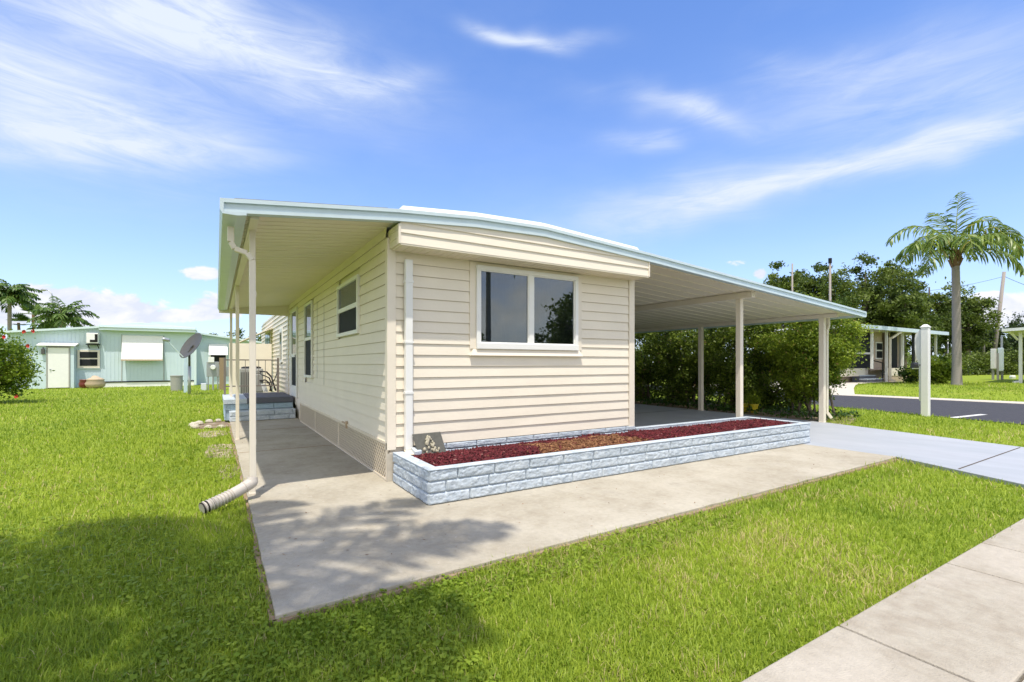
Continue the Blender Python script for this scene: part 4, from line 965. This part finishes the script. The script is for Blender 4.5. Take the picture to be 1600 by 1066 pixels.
# ---- hedge beyond the carport
hs = [((11.2, 1.36, 1.55), (1.0, 1.44, 1.30), 62000, 220, .26, .062, 'hedge', 'bright green rounded bush at the street end of the hedge'),
      ((11.15, 3.3, 1.50), (.95, 1.3, 1.70), 30000, 150, .30, .075, 'darkhedge', 'dark leafy hedge bush behind the front carport posts'),
      ((11.2, 5.1, 1.6), (.95, 1.3, 1.75), 26000, 130, .32, .08, 'darkhedge', 'hedge bush just past the middle carport post'),
      ((11.2, 6.9, 1.55), (.9, 1.3, 1.75), 22000, 110, .32, .08, 'darkhedge', 'leggy hedge bush with bare stems deeper along the carport'),
      ((11.25, 8.8, 1.45), (.9, 1.4, 1.65), 18000, 90, .34, .09, 'darkhedge', 'hedge bush seen beside the corner of the house'),
      ((11.3, 10.8, 1.45), (.9, 1.4, 1.65), 14000, 80, .36, .10, 'darkhedge', 'farthest hedge bush at the back of the carport'),
      ((12.4, 3.0, .75), (.6, 1.5, .85), 12000, 90, .28, .09, 'darkhedge', 'low dense bush filling in behind the two yellow pots'),
      ((12.4, 5.8, .85), (.6, 1.6, .95), 12000, 90, .28, .09, 'darkhedge', 'low dense bush behind the middle carport post'),
      ((12.5, 8.8, .85), (.6, 1.7, 1.0), 11000, 80, .30, .10, 'darkhedge', 'low dense bush behind the hedge near the house corner')]
for i, (c, rad, n, k, cr, sz, m_, lb) in enumerate(hs):
    bush('hedge_bush', lb, 'bush', c, rad, n, k, cr, sz, M[m_], 40 + i, 'hedge bushes beyond the carport', low=.66 if i else .36, stems=12 if i else 8, dead=.02)
rs = np.random.default_rng(3)
w = MB(); w.face([(9.8, -.05, -.043), (10.3, -.1, -.043), (12.1, .6, -.043), (12.3, 14, -.043), (9.8, 14, -.043)]); struct(w.build('hedge_soil', M['soil']))
n = 2600; Pn = np.stack([rs.uniform(9.9, 11.8, n), rs.uniform(.3, 12, n), rs.uniform(-.03, .12, n)], 1); V, F = leaves(Pn, .10, .5, rs=rs)
o = npmesh('ground_cover', V, F, M['leaf'], tone=np.repeat(rs.uniform(.2, .85, n), 4)); tag(o, 'low leafy ground cover under the hedge', 'ground cover', kind='stuff')
for k, (x, y, lb) in enumerate([(10.55, 2.62, 'left one of two yellow pots under the hedge'), (10.55, 2.36, 'right one of two yellow pots under the hedge')]):
    w = MB(); w.lathe([(.08, 0), (.10, .2), (.115, .2), (.115, .235), (.09, .235)], (x, y, -.04), 14); t = thing('yellow_pot', (x, y, -.04), lb, 'pot', 'yellow pots under the hedge'); w.build('pot', M['yellow'], t)
    n = 260; Pn = np.array([x, y, .3]) + rs.normal(size=(n, 3)) * np.array([.08, .08, .07]); V, F = leaves(Pn, .07, .4, rs=rs); npmesh('plant', V, F, M['hedge'], t, np.repeat(rs.uniform(.2, .8, n), 4))

# ---- hibiscus at the left edge
hc = at(-22, 572, 15.6)
hb = bush('hibiscus_bush', 'hibiscus bush with red flowers at the left edge of the lawn', 'bush', (hc.x, hc.y, 1.22), (1.35, 1.35, 1.12), 17000, 110, .30, .095, M['hedge'], 77, low=.7, stems=8, aspect=.6)
rs = np.random.default_rng(5)
for (px, py) in ((8, 527), (39, 519), (53, 518), (45, 541), (27, 620)):
    p = at(px, py, 14.75 if px < 40 else 15.2); w = MB()
    for k in range(5):
        a = 2 * math.pi * k / 5 + rs.uniform(0, 1); o_ = camdir(math.cos(a), 0, math.sin(a)) ; q_ = camdir(-math.sin(a), 0, math.cos(a)); bk = camdir(0, -1, .2)
        w.hexa([p, p + q_ * .01, p + q_ * .012 + bk * .004, p + bk * .004], [p + o_ * .055 - q_ * .036 + bk * .03, p + o_ * .055 + q_ * .036 + bk * .03, p + o_ * .058 + q_ * .03 + bk * .036, p + o_ * .058 - q_ * .03 + bk * .036])
    w.build('flower', M['red'], hb)

def ball(n, ln, r): return [(2.4 * i + r.uniform(-.3, .3), R(88 - 108 * (i / n) ** .9), ln * r.uniform(.85, 1.1), R(70 + 45 * r.random()) * (1 - .45 * i / n)) for i in range(n)]
# ---- palms and lamp beyond the mint house
def gp(px, D): p = at(px, 560, D); p.z = -.05; return p
rs = np.random.default_rng(31)
palm('coconut_palm', 'tallest palm at the left edge behind the mint house', gp(15, 45), 7.4, ball(30, 2.3, rs), 31, trunk=(.17, .14), ll=.8, wd=.14, npair=22, hang=.6, m='frondfar', boot=False)
palm('coconut_palm', 'bushy palm with long arching fronds behind the mint house roof', gp(98, 38), 4.7, ball(28, 2.1, rs), 32, trunk=(.25, .2), ll=.7, wd=.10, npair=22, hang=.5, m='frondfar', boot=False)
palm('coconut_palm', 'lower pale palm left of the bushy palm behind the roof', gp(74, 40), 3.9, ball(18, 1.2, rs), 33, trunk=(.2, .18), ll=.6, wd=.10, npair=18, hang=.5, m='frondfar', boot=False)
def fanpalm(label, base, h, r, seed):
    rs = np.random.default_rng(seed); t = thing('fan_palm', base, label, 'palm tree'); w = MB(); b = Vector(base); w.tube([b, b + Vector((.1, 0, h * .5)), b + Vector((0, 0, h))], [.16, .13, .11], 8); w.build('trunk', M['palmboot'], t)
    V, F, T = [], [], []
    for i in range(16):
        a = rs.uniform(0, 6.28); e = rs.uniform(-.5, 1.2); d = Vector((math.cos(a) * math.cos(e), math.sin(a) * math.cos(e), math.sin(e))); c = b + Vector((0, 0, h)) + d * r * .45
        s = d.cross(Vector((0, 0, 1))).normalized(); u_ = s.cross(d)
        for k in range(11):
            g_ = (k - 5) / 5 * 1.25; dd_ = (d * math.cos(g_) + s * math.sin(g_) + u_ * .1).normalized(); tip = c + dd_ * r * .6 + Vector((0, 0, -.06)); wv = dd_.cross(u_).normalized() * .045; m_ = c + dd_ * r * .35
            kk = len(V); V += [c, m_ + wv, tip, m_ - wv]; F.append((kk, kk + 1, kk + 2, kk + 3)); T += [rs.uniform(.1, .8)] * 4
    npmesh('crown', np.array([tuple(v) for v in V]), np.array(F), M['frondfar'], t, np.array(T))
fanpalm('taller of two small fan palms behind the mint house', gp(52, 45), 5.9, 1.25, 3)
fanpalm('shorter of two small fan palms behind the mint house', gp(29, 47), 5.3, 1.1, 4)
lb_ = gp(82, 42); sl = thing('street_lamp', lb_, 'curved-arm street lamp rising behind the mint house', 'street lamp')
w = MB(); zt = at(82, 458, 42).z; A = camdir(-1, 0, 0); w.tube([lb_, lb_ + Vector((0, 0, zt - .3)), lb_ + Vector((0, 0, zt)) + A * .08, lb_ + Vector((0, 0, zt + .28)) + A * .35, lb_ + Vector((0, 0, zt + .32)) + A * .6], [.08, .06, .05, .04, .04], 8); w.build('pole', M['galv'], sl)
w = MB(); q = lb_ + Vector((0, 0, zt + .32)) + A * .55; w.tube([q, q + A * .25, q + A * .5 - Vector((0, 0, .03))], [.06, .12, .05], 8); w.build('lamp_head', M['galv'], sl)

# ---- background trees
bt = [(1222, 412, 34, 42, 'oak', 'leftmost oak rising behind the carport roof edge', 6500), (1262, 420, 26, 45, 'oak', 'thin oak between the two poles behind the carport', 4500), (1283, 404, 17, 44, 'oak', 'narrow feathery tree just left of the dark-topped pole', 2800),
      (1318, 428, 36, 40, 'oak', 'rounded oak right of the dark-topped pole', 6500), (1352, 401, 38, 42, 'oak', 'tallest broad oak behind the hedge end', 7500), (1396, 405, 20, 43, 'oak', 'tall slim oak with sky showing through its top', 3600),
      (1412, 440, 42, 40, 'oak', 'dense dark oak over the neighbouring porch roof', 8000), (1452, 428, 34, 44, 'oak', 'oak crown just left of the big palm trunk', 6000), (1512, 442, 40, 46, 'oak', 'oak crown behind the right side of the big palm', 7000),
      (1552, 500, 26, 50, 'pine', 'lower olive tree beside the leaning pole', 4200), (1596, 486, 26, 55, 'pine', 'dark pine at the right edge behind the far carport', 4000), (1575, 520, 40, 58, 'oak', 'dark low oak filling the gap at the right edge', 5000),
      (1200, 440, 30, 46, 'oak', 'small oak peeking over the carport roof at the left end of the tree line', 3500), (1480, 470, 38, 48, 'oak', 'broad oak directly behind the big palm trunk', 6000), (1370, 470, 60, 46, 'oak', 'wide dark oak filling the gap behind the porch roof', 8000)]
for i, (px, py, hw, D, m_, lb, n) in enumerate(bt):
    b = gp(px, D); b.z = .2; top = at(px, py, D).z + (.8 if px < 1500 else -.3); r = hw / 750 * D * (1.12 if px < 1500 else .95)
    tree('oak_tree' if m_ == 'oak' else 'pine_tree', lb, b, top - b.z, r, int(n * 1.35), int(24 + hw * 1.1), max(.58, r * .21), .26, M[m_], 100 + i, 'trees beyond the street', trunk=.2, cbase=.12, low=.75, lean=.3 * ((i % 3) - 1))
for i, (px, py, hw, D, lb) in enumerate([(338, 518, 14, 70, 'small dark tree top right of the mint house roof'), (372, 512, 20, 70, 'far dark tree seen between the awning posts'), (398, 520, 14, 72, 'far low tree beside the last awning post'), (300, 522, 10, 75, 'tiny far tree top just over the mint house roof'), (148, 510, 9, 60, 'tiny tree top over the left mint roof'), (415, 523, 14, 60, 'far green tree behind the window awning')]):
    b = gp(px, D); tree('oak_tree', lb, b, at(px, py, D).z, hw / 750 * D, 1500, 26, .6, .35, M['oak'], 140 + i, 'far trees beyond the mint house', trunk=.2, cbase=.1)
for i, (px, hw, D, py, lb) in enumerate([(1520, 30, 42, 555, 'dark shrub against the far fence right of the palm trunk'), (1560, 26, 42, 552, 'shrub behind the utility cabinets'), (1590, 26, 42, 545, 'shrub at the right edge behind the far carport post'), (1488, 22, 40, 550, 'shrub behind the palm trunk'), (1620, 30, 42, 548, 'shrub just beyond the right edge')]):
    b = gp(px, D); bush('shrub', lb, 'bush', (b.x, b.y, 1.2), (hw / 750 * D, 1.3, at(px, py, D).z - 1.1), 2600, 40, .6, .2, M['oak'], 160 + i, 'shrubs along the far fence', stems=2, base=(b.x, b.y, .25))
b = at(1461, 594, 23); bush('garden_shrub', 'round light green shrub at the end of the neighbouring porch', 'bush', (b.x, b.y, .95), (.95, .95, .75), 5200, 60, .24, .13, M['hedge'], 170, stems=3, base=(b.x, b.y, .26))
b = at(1422, 590, 24.2); bush('garden_shrub', 'small shrub half hidden behind the black mailbox', 'bush', (b.x, b.y, .65), (.5, .5, .45), 1500, 24, .2, .12, M['leaf'], 171, stems=2, base=(b.x, b.y, .26))
# far woods all around
rs = np.random.default_rng(9); n = 26000; a = rs.uniform(0, 2 * math.pi, n); rr_ = rs.uniform(170, 200, n); hz = 6 + 2.5 * np.sin(a * 23) + 1.5 * np.sin(a * 61 + 1)
Pn = np.stack([np.sin(a) * rr_, np.cos(a) * rr_, rs.uniform(0, 1, n) ** .8 * hz], 1); V, F = leaves(Pn, 1.6, .7, rs=rs)
o = npmesh('far_woods', V, F, M['oak'], tone=np.repeat(rs.uniform(0, .8, n), 4)); tag(o, 'far belt of woods on the horizon', 'woods', kind='stuff')
# trees and a house behind the photographer (seen only in the window glass)
for i, (x, y, h, r, lb) in enumerate([(17.2, -19, 6.2, 1.7, 'tree across the front street, seen in the right pane'), (21, -24, 4.6, 3.2, 'wide tree across the front street'), (13, -26, 3.8, 2.6, 'low tree across the front street, seen in the left pane'), (8.5, -27, 3.6, 2.6, 'low dark tree across the front street'), (27, -26, 5, 3, 'round tree far along the front street'), (-12, -24, 6, 3, 'big tree across the street on the left')]):
    tree('oak_tree', lb, (x, y, -.05), h, r, 2600, 40, .6, .3, M['oak'], 180 + i, 'trees across the front street', trunk=.2, cbase=.1)
palm('street_palm', 'slim palm across the front street reflected in the left pane', (15.5, -26, -.05), 8.5, ring(13, 10, 60, 2.6, 110, .1, rs), 12, trunk=(.22, .16), ll=.7, wd=.06, npair=30, hang=.6)

# ---- vinyl sign post by the street
P = Vector((13.45, -.33, -.05)); sp_ = thing('sign_post', P, 'tall white vinyl post with a shaped board at the street edge', 'post')
hx, hy = .076, .076
w = MB(); w.box(P.x - hx, P.x + hx, P.y - hy, P.y + hy, -.05, 2.16); w.build('post', M['white'], sp_, bevel=.01)
w = MB(); w.box(P.x - hx - .01, P.x + hx + .01, P.y - hy - .01, P.y + hy + .01, 2.16, 2.185); w.hexa([(P.x - hx, P.y - hy, 2.185), (P.x + hx, P.y - hy, 2.185), (P.x + hx, P.y + hy, 2.185), (P.x - hx, P.y + hy, 2.185)], [(P.x - .03, P.y - .03, 2.24), (P.x + .03, P.y - .03, 2.24), (P.x + .03, P.y + .03, 2.24), (P.x - .03, P.y + .03, 2.24)]); w.build('cap', M['white'], sp_)
w = MB(); y0 = P.y + hy
w.prism([(y0, 2.12), (y0 + .03, 2.12), (y0 + .12, 2.0), (y0 + .135, 1.9), (y0 + .135, 1.62), (y0 + .11, 1.45), (y0 + .07, 1.33), (y0 + .05, 1.2), (y0 + .05, .35), (y0 + .02, .32), (y0, .32)], 'x', P.x - .02, P.x + .02)
w.build('board', M['white'], sp_)
w = MB(); w.box(P.x - .03, P.x + .03, y0, y0 + .06, 1.20, 1.25); w.build('bracket', M['greyplastic'], sp_)
# mailbox across the street
P = at(1443, 612, 20); P.z = gz(P.x); mb2 = thing('mailbox', P, 'black mailbox on a white post across the street', 'mailbox')
w = MB(); w.box(P.x - .05, P.x + .05, P.y - .05, P.y + .05, P.z, 1.05); w.box(P.x - .12, P.x + .12, P.y - .12, P.y + .12, P.z, P.z + .08); w.build('post', M['white'], mb2)
q = camdir(-1, 0, 0); c0 = Vector((P.x, P.y, 1.07)) + q * -.1
w = MB(); w.bar(c0 + Vector((0, 0, -.01)), c0 + q * .55 + Vector((0, 0, -.01)), .05, .04); w.build('arm', M['white'], mb2)
w = MB()
sd = camdir(0, 1, 0); prof = [(-.1, 0), (.1, 0), (.1, .14), (.07, .2), (0, .23), (-.07, .2), (-.1, .14)]
A_ = [c0 + q * .02 + sd * a + Vector((0, 0, b_ + .01)) for a, b_ in prof]; B_ = [c0 + q * .56 + sd * a + Vector((0, 0, b_ + .01)) for a, b_ in prof]
w.face(A_); w.face(B_[::-1])
for i in range(7): w.face([A_[i], B_[i], B_[(i + 1) % 7], A_[(i + 1) % 7]])
w.build('box', M['black'], mb2)

# ---- house across the street (porch side)
PV = 5.95
nh = thing('porch_house', (31, PV, .28), 'beige house with a screened porch and grey steps across the street', 'house')
w = MB(); w.box(24.5, 35.4, PV - .35, PV + 8, 3.02, 3.14); w.build('roof', M['roof'], nh)
w = MB(); w.box(24.5, 35.45, PV - .40, PV - .352, 2.94, 3.13); w.build('roof_fascia', M['fascia'], nh)
w = MB(); w.box(24.5, 35.0, PV + 1.6, PV + 1.7, .25, 3.02); w.box(28.6, 30.0, PV + .9, PV + 1.59, .9, 3.02); w.box(30.9, 32.2, PV + .9, PV + 1.59, .9, 3.02); w.build('wall', M['pinkwall'], nh)
w = MB(); w.box(29.15, 29.95, PV + .86, PV + .9, 1.5, 2.45); hw_ = w.build('window', M['white'], nh); w = MB(); w.box(29.22, 29.88, PV + .84, PV + .858, 1.57, 1.95); w.box(29.22, 29.88, PV + .84, PV + .858, 2.02, 2.38); w.build('pane', M['glass'], hw_)
w = MB(); w.box(28.3, 35.0, PV + .02, PV + .1, .62, 1.02); w.box(24.5, 27.0, PV + .5, PV + .58, .62, 1.02); w.box(27.0, 28.3, PV + .9, PV + .98, .62, 1.0); w.build('knee_wall', M['cream'], nh)
w = MB(); w.box(28.3, 35.0, PV + .04, PV + .3, .2, .62); w.box(24.5, 28.3, PV + .95, PV + 1.2, .2, .62); w.build('brick_base', M['brick'], nh)
for (x0, x1, y0) in ((24.6, 28.2, .7), (30.05, 30.85, .5), (32.3, 34.9, .3)): w = MB(); w.box(x0, x1, PV + y0, PV + y0 + .04, 1.02, 3.0); w.build('screen', M['screen'], nh)
for x in (26.6, 28.25, 30.2, 32.1, 34.9): w = MB(); w.box(x - .05, x + .05, PV + .0, PV + .1, .28 if x == 28.25 else 1.0, 3.0); w.build('porch_post', M['white'], nh)
w = MB(); w.box(24.6, 28.2, PV + .64, PV + .7, 1.75, 1.85); w.build('screen_rail', M['white'], nh)
w = MB(); w.box(26.3, 28.1, PV + .45, PV + .8, .25, .62); w.box(26.2, 28.1, PV + .1, PV + .45, .25, .45); w.build('steps', M['slate'], nh, label='grey porch steps')
w = MB(); w.box(26.3, 28.1, PV + .44, PV + .8, .62, .66); w.box(26.2, 28.1, PV + .09, PV + .45, .45, .49); w.build('tread', M['block'], nh)
w = MB(); w.bar((27.95, PV + .1, .45), (27.95, PV + .1, 1.3), .05); w.bar((27.95, PV + .1, 1.3), (27.95, PV + .8, 1.5), .05); w.build('handrail', M['black'], nh)
w = MB(); w.bar((29.1, PV - .3, 2.95), (28.5, PV - .1, 2.6), .09); w.bar((28.42, PV - .05, 2.62), (28.42, PV - .05, .4), .09); w.bar((28.42, PV - .05, .42), (28.6, PV - .2, .36), .09); w.build('downspout', M['cream'], nh)
# carport at the right edge
P = Vector((32.66, 1.99, .26)); rc = thing('far_carport', P, 'white-roofed carport on a thin post at the right edge', 'carport')
w = MB(); w.hexa([(31.9, 2.5, 2.86), (40, 3.5, 2.86), (40, -6, 3.2), (31.9, -6, 3.2)], [(31.9, 2.5, 3.0), (40, 3.5, 3.0), (40, -6, 3.34), (31.9, -6, 3.34)]); w.build('roof', M['roof'], rc)
w = MB(); w.box(P.x - .06, P.x + .06, P.y - .06, P.y + .06, .2, 2.88); w.box(36, 36.12, 1.95, 2.07, .2, 2.88); w.build('post', M['white'], rc)
w = MB(); w.bar((P.x - .4, P.y + .3, 2.85), (P.x, P.y + .1, 2.45), .07); w.bar((P.x - .02, P.y + .1, .36), (P.x - .3, P.y + .2, .3), .09); w.build('downspout', M['white'], rc)
w = MB(); w.box(34, 44, -8, .9, .2, 2.9); w.build('wall', M['pinkwall'], rc)
# utility cabinets on the far lawn
P = at(1407, 588, 29); P = at(1558, 588, 29); P.z = .26; uc = thing('utility_cabinet', P, 'pale green utility cabinets on posts on the far lawn', 'utility cabinet')
q = camdir(1, 0, 0)
for k, (dx, z0, z1, wd) in enumerate(((-.22, .95, 2.15, .30), (.22, .8, 2.2, .34))):
    c = P + q * dx; w = MB(); w.box(c.x - wd / 2, c.x + wd / 2, c.y - .1, c.y + .1, z0, z1); w.build('cabinet', M['tealtrim'] if k else M['white'], uc, bevel=.02)
w = MB(); 
for dx in (-.25, .05, .3): c = P + q * dx; w.box(c.x - .05, c.x + .05, c.y - .05, c.y + .05, .2, 1.9 if dx == .05 else 1.0)
w.build('post', M['greyplastic'], uc)
w = MB(); c = P + q * .28; w.box(c.x - .04, c.x + .04, c.y - .04, c.y + .04, 2.2, 2.9); w.build('mast', M['galv'], uc)
P = at(1582, 584, 31); w = MB(); w.lathe([(.14, 0), (.16, .2), (.12, .28)], (P.x, P.y, .22), 12); tag(w.build('valve_box', M['white']), 'small white valve box on the far lawn right of the cabinets', 'utility box')
# poles
def pole(px0, py0, px1, py1, D, r, m, label, name='utility_pole'):
    a = at(px1, py1, D); a.z = min(a.z, .25) ; b = at(px0, py0, D); t = thing(name, a, label, 'pole', None); w = MB(); w.tube([a, b], [r, r * .75], 10); w.build('shaft', M[m], t, smooth=True)
    if label.startswith('dark-topped'): w = MB(); w.tube([b - Vector((0, 0, .3)), b + Vector((0, 0, .06))], r * 1.25, 10); w.build('top_cap', M['dark'], t)
    return t
pole(1297, 405, 1297, 592, 34, .09, 'palmbark', 'dark-topped grey pole standing behind the carport roof edge')
pole(1238, 412, 1238, 592, 39, .08, 'palmbark', 'pale pole among the oaks left of the dark-topped pole')
pole(1569, 425, 1549, 592, 46, .17, 'palmbark', 'leaning weathered pole right of the big palm')
pole(1535, 482, 1538, 592, 46, .12, 'palmbark', 'short upright pole between the palm and the leaning pole')
pole(1421 + 60, 530, 1481, 592, 44, .06, 'galv', 'thin metal pole behind the garden shrub')
w = MB()
def wire(p, q, sag):
    w.tube([p.lerp(q, i / 12) - Vector((0, 0, sag * 4 * (i / 12) * (1 - i / 12))) for i in range(13)], .018, 4)
wire(at(1569, 432, 46), at(1720, 470, 60), .6); wire(at(1569, 432, 46), at(1297, 452, 50), .9)
tag(w.build('power_line', M['dark'], origin=at(1569, 432, 46)), 'thin dark wires strung from the leaning pole', 'power line')
# a few fallen leaves on the concrete
rs = np.random.default_rng(77); n = 130; Pn = np.stack([rs.uniform(-1.3, 6, n), rs.uniform(-2.4, -1.1, n), np.full(n, .006)], 1); Pn[:60, 0] = rs.uniform(-1.3, -.1, 60); Pn[:60, 1] = rs.uniform(-2.3, 6, 60)
d = rs.normal(size=(n, 3)); d[:, 2] *= .12; d = unit(d); r_ = unit(np.cross(d, np.array([0, 0, 1.]) + rs.normal(size=(n, 3)) * .15)); sz = rs.uniform(.005, .016, n)[:, None]
V = np.stack([Pn - d * sz, Pn + r_ * sz * .35, Pn + d * sz, Pn - r_ * sz * .35], 1).reshape(-1, 3)
o = npmesh('leaf_litter', V, np.arange(len(V)).reshape(-1, 4), M['mulchbrown'], tone=np.repeat(rs.uniform(0, .8, n), 4)); tag(o, 'scattered dry bits of leaf on the concrete', 'leaf litter', kind='stuff')
# chain link fence
a = at(1480, 592, 44); b = at(1640, 592, 44); a.z = b.z = .26; cf = thing('chain_link_fence', a, 'low chain link fence in front of the far shrubs', 'fence')
w = MB(); w.bar(a + Vector((0, 0, 1.35)), b + Vector((0, 0, 1.35)), .05); w.bar(a + Vector((0, 0, .1)), b + Vector((0, 0, .1)), .03); w.build('rail', M['galv'], cf)
for i in range(6): p = a.lerp(b, i / 5); w = MB(); w.bar(p, p + Vector((0, 0, 1.42)), .06); w.build('fence_post', M['galv'], cf)
w = MB(); n = 56
for i in range(n):
    p = a.lerp(b, i / n); q2 = a.lerp(b, (i + 7) / n)
    w.bar(p + Vector((0, 0, .1)), q2 + Vector((0, 0, 1.35)), .012); w.bar(p + Vector((0, 0, 1.35)), q2 + Vector((0, 0, .1)), .012)
w.build('wire_mesh', M['galv'], cf)

# ------------------------------------------------------------------ grass
rs = np.random.default_rng(1)
def inpoly(x, y, poly):
    c = np.zeros(len(x), bool); n = len(poly)
    for i in range(n):
        (x1, y1), (x2, y2) = poly[i], poly[(i + 1) % n]
        m_ = ((y1 > y) != (y2 > y)) & (x < (x2 - x1) * (y - y1) / (y2 - y1 + 1e-12) + x1); c ^= m_
    return c
def vnoise(x, y, s, seed=0):
    """cheap smooth value noise"""
    r = np.random.default_rng(seed); G = r.random((128, 128)); X = x * s + 1000; Y = y * s + 1000
    i = np.floor(X).astype(int); j_ = np.floor(Y).astype(int); fx = X - i; fy = Y - j_; fx = fx * fx * (3 - 2 * fx); fy = fy * fy * (3 - 2 * fy)
    g_ = lambda a, b: G[a % 128, b % 128]
    return (g_(i, j_) * (1 - fx) + g_(i + 1, j_) * fx) * (1 - fy) + (g_(i, j_ + 1) * (1 - fx) + g_(i + 1, j_ + 1) * fx) * fy
NG = 640000
azc = rs.uniform(-R(72), R(58), NG); rad = np.exp(rs.uniform(math.log(1.35), math.log(34), NG))
ax = math.pi / 2 - AY + -azc     # direction angle in world
gx = -1.584 + rad * np.cos(ax); gy = -5.105 + rad * np.sin(ax)
e = .05 * (vnoise(gx, gy, 4, 4) - .35) + .03 * (vnoise(gx, gy, 14, 41) - .5)
ban = [[(-1.31, 30), (-1.31, -2.40), (6.30, -2.27), (5.66, -3.61), (5.45, -3.93), (8.57, -3.93), (8.83, -2.98), (9.56, .06), (9.8, .3), (12.4, 1.2), (12.4, 30)],
       [(-60, -3.965), (60, -3.965), (60, -60), (-60, -60)], [(-10.8, 28.7), (3, 28.7), (3, 60), (-10.8, 60)], [(-1.98, 6.35), (-1.3, 6.3), (-1.3, 7.7), (-1.98, 7.3)],
       near + [(11.9, -60)] + [(20.3, -60), (21.2, -60), (21.0, -6), (20.8, -.6), (20.4, 5), (21, 12), (23.3, 20), (34, 60)], edgeR + [(29, 14), (20.4, 14)]]
keep = np.ones(NG, bool)
for p in ban: keep &= ~inpoly(gx + e, gy + e, p)
# thin and bare places beside the slab
bare = np.exp(-(((gx + 1.5) / .30) ** 2 + ((gy - 3.4) / .9) ** 2)) + np.exp(-(((gx + 1.75) / .35) ** 2 + ((gy - 5.4) / .6) ** 2)) * .8
keep &= rs.random(NG) > np.clip(bare * 1.1 - .1 + (vnoise(gx, gy, 6, 8) - .5) * bare, 0, .93)
gx, gy, rad = gx[keep], gy[keep], rad[keep]; n = len(gx)
gzv = np.array([gz(a) for a in gx]) if True else 0
sc = 1 + np.clip(rad - 2.5, 0, 40) / 5.5
patch = vnoise(gx, gy, 1.6, 1) * .55 + vnoise(gx, gy, 5, 2) * .45
ln_ = rs.uniform(.022, .062, n) * (1 + .5 * (patch - .5)) * (1 + .35 * (rs.random(n) > .93)) * np.minimum(sc ** .35, 1.9); wd = rs.uniform(.0026, .0054, n) * np.minimum(sc, 4.2)
a = rs.uniform(0, 2 * np.pi, n); lean_ = rs.uniform(.15, 1.15, n)
dx, dy = np.cos(a), np.sin(a); b0 = np.stack([gx, gy, gzv - .002], 1); h = np.stack([dx, dy, np.zeros(n)], 1); upv = np.array([0, 0, 1.])
sv_ = np.stack([-dy, dx, np.zeros(n)], 1); tw = rs.uniform(-.6, .6, n)[:, None]; sv_ = unit(sv_ + h * tw)
c1, s1 = np.cos(lean_ * .6)[:, None], np.sin(lean_ * .6)[:, None]; c2, s2 = np.cos(lean_ * 1.35)[:, None], np.sin(lean_ * 1.35)[:, None]; Ln = ln_[:, None]; Wd = wd[:, None]
p1 = b0 + (upv * c1 + h * s1) * Ln * .55; p2 = p1 + (upv * c2 + h * s2) * Ln * .5
V = np.stack([b0 - sv_ * Wd * .45, b0 + sv_ * Wd * .45, p1 + sv_ * Wd * .5, p1 - sv_ * Wd * .5, p2 + sv_ * Wd * .08, p2 - sv_ * Wd * .08], 1).reshape(-1, 3)
k = np.arange(n)[:, None] * 6; F = np.concatenate([k + np.array((0, 1, 2, 3)), k + np.array((3, 2, 4, 5))])
dry = (gx > -.8) & (gy < -2.2)
big = vnoise(gx, gy, .55, 12); tn = np.clip(.05 + .55 * patch + .38 * big + rs.normal(0, .17, n) + np.where(dry, .08, 0), 0, .84)
strip = np.exp(-((gy + 2.62) / .16) ** 2) * (gx > -1.3) * (gx < 6.3); tn = tn * (1 - .45 * strip)
dead = rs.random(n) < (.018 + .20 * np.clip(patch - .50, 0, 1) * np.where(dry, 3.4, .8) + np.where(dry, .22, .05) * np.clip(big - .55, 0, 1) * 2); tn[dead] = rs.uniform(.93, 1, dead.sum())
o = npmesh('grass', V, F, M['grass'], tone=np.repeat(tn, 6)); tag(o, 'short bright green lawn grass', 'grass', kind='stuff')
# small broad clover-like leaves in the left lawn and along the slab
m_n = 42000; azc = rs.uniform(-R(62), R(25), m_n); rad = np.exp(rs.uniform(math.log(1.4), math.log(9), m_n)); ax = math.pi / 2 - AY - azc
cx, cy = -1.584 + rad * np.cos(ax), -5.105 + rad * np.sin(ax); kp = np.ones(m_n, bool)
for p in ban: kp &= ~inpoly(cx, cy, p)
kp &= (vnoise(cx, cy, 1.3, 6) > .52) & ((cx < -.6) | (np.abs(cy + 2.62) < .22)); cx, cy = cx[kp], cy[kp]; rad = rad[kp]; Pn = np.stack([cx, cy, -.05 + rs.uniform(.012, .045, len(cx))], 1)
d = rs.normal(size=(len(cx), 3)); d[:, 2] *= .3; d = unit(d); r_ = unit(np.cross(d, upv + rs.normal(size=(len(cx), 3)) * .25)); s = (rs.uniform(.006, .013, len(cx)) * (1 + rad / 8))[:, None]
V = np.stack([Pn - d * s, Pn + r_ * s * .8, Pn + d * s, Pn - r_ * s * .8], 1).reshape(-1, 3); F = np.arange(len(V)).reshape(-1, 4)
o = npmesh('clover', V, F, M['grass'], tone=np.repeat(rs.uniform(.1, .6, len(cx)), 4)); tag(o, 'low clover weeds growing in the lawn', 'weeds', kind='stuff')
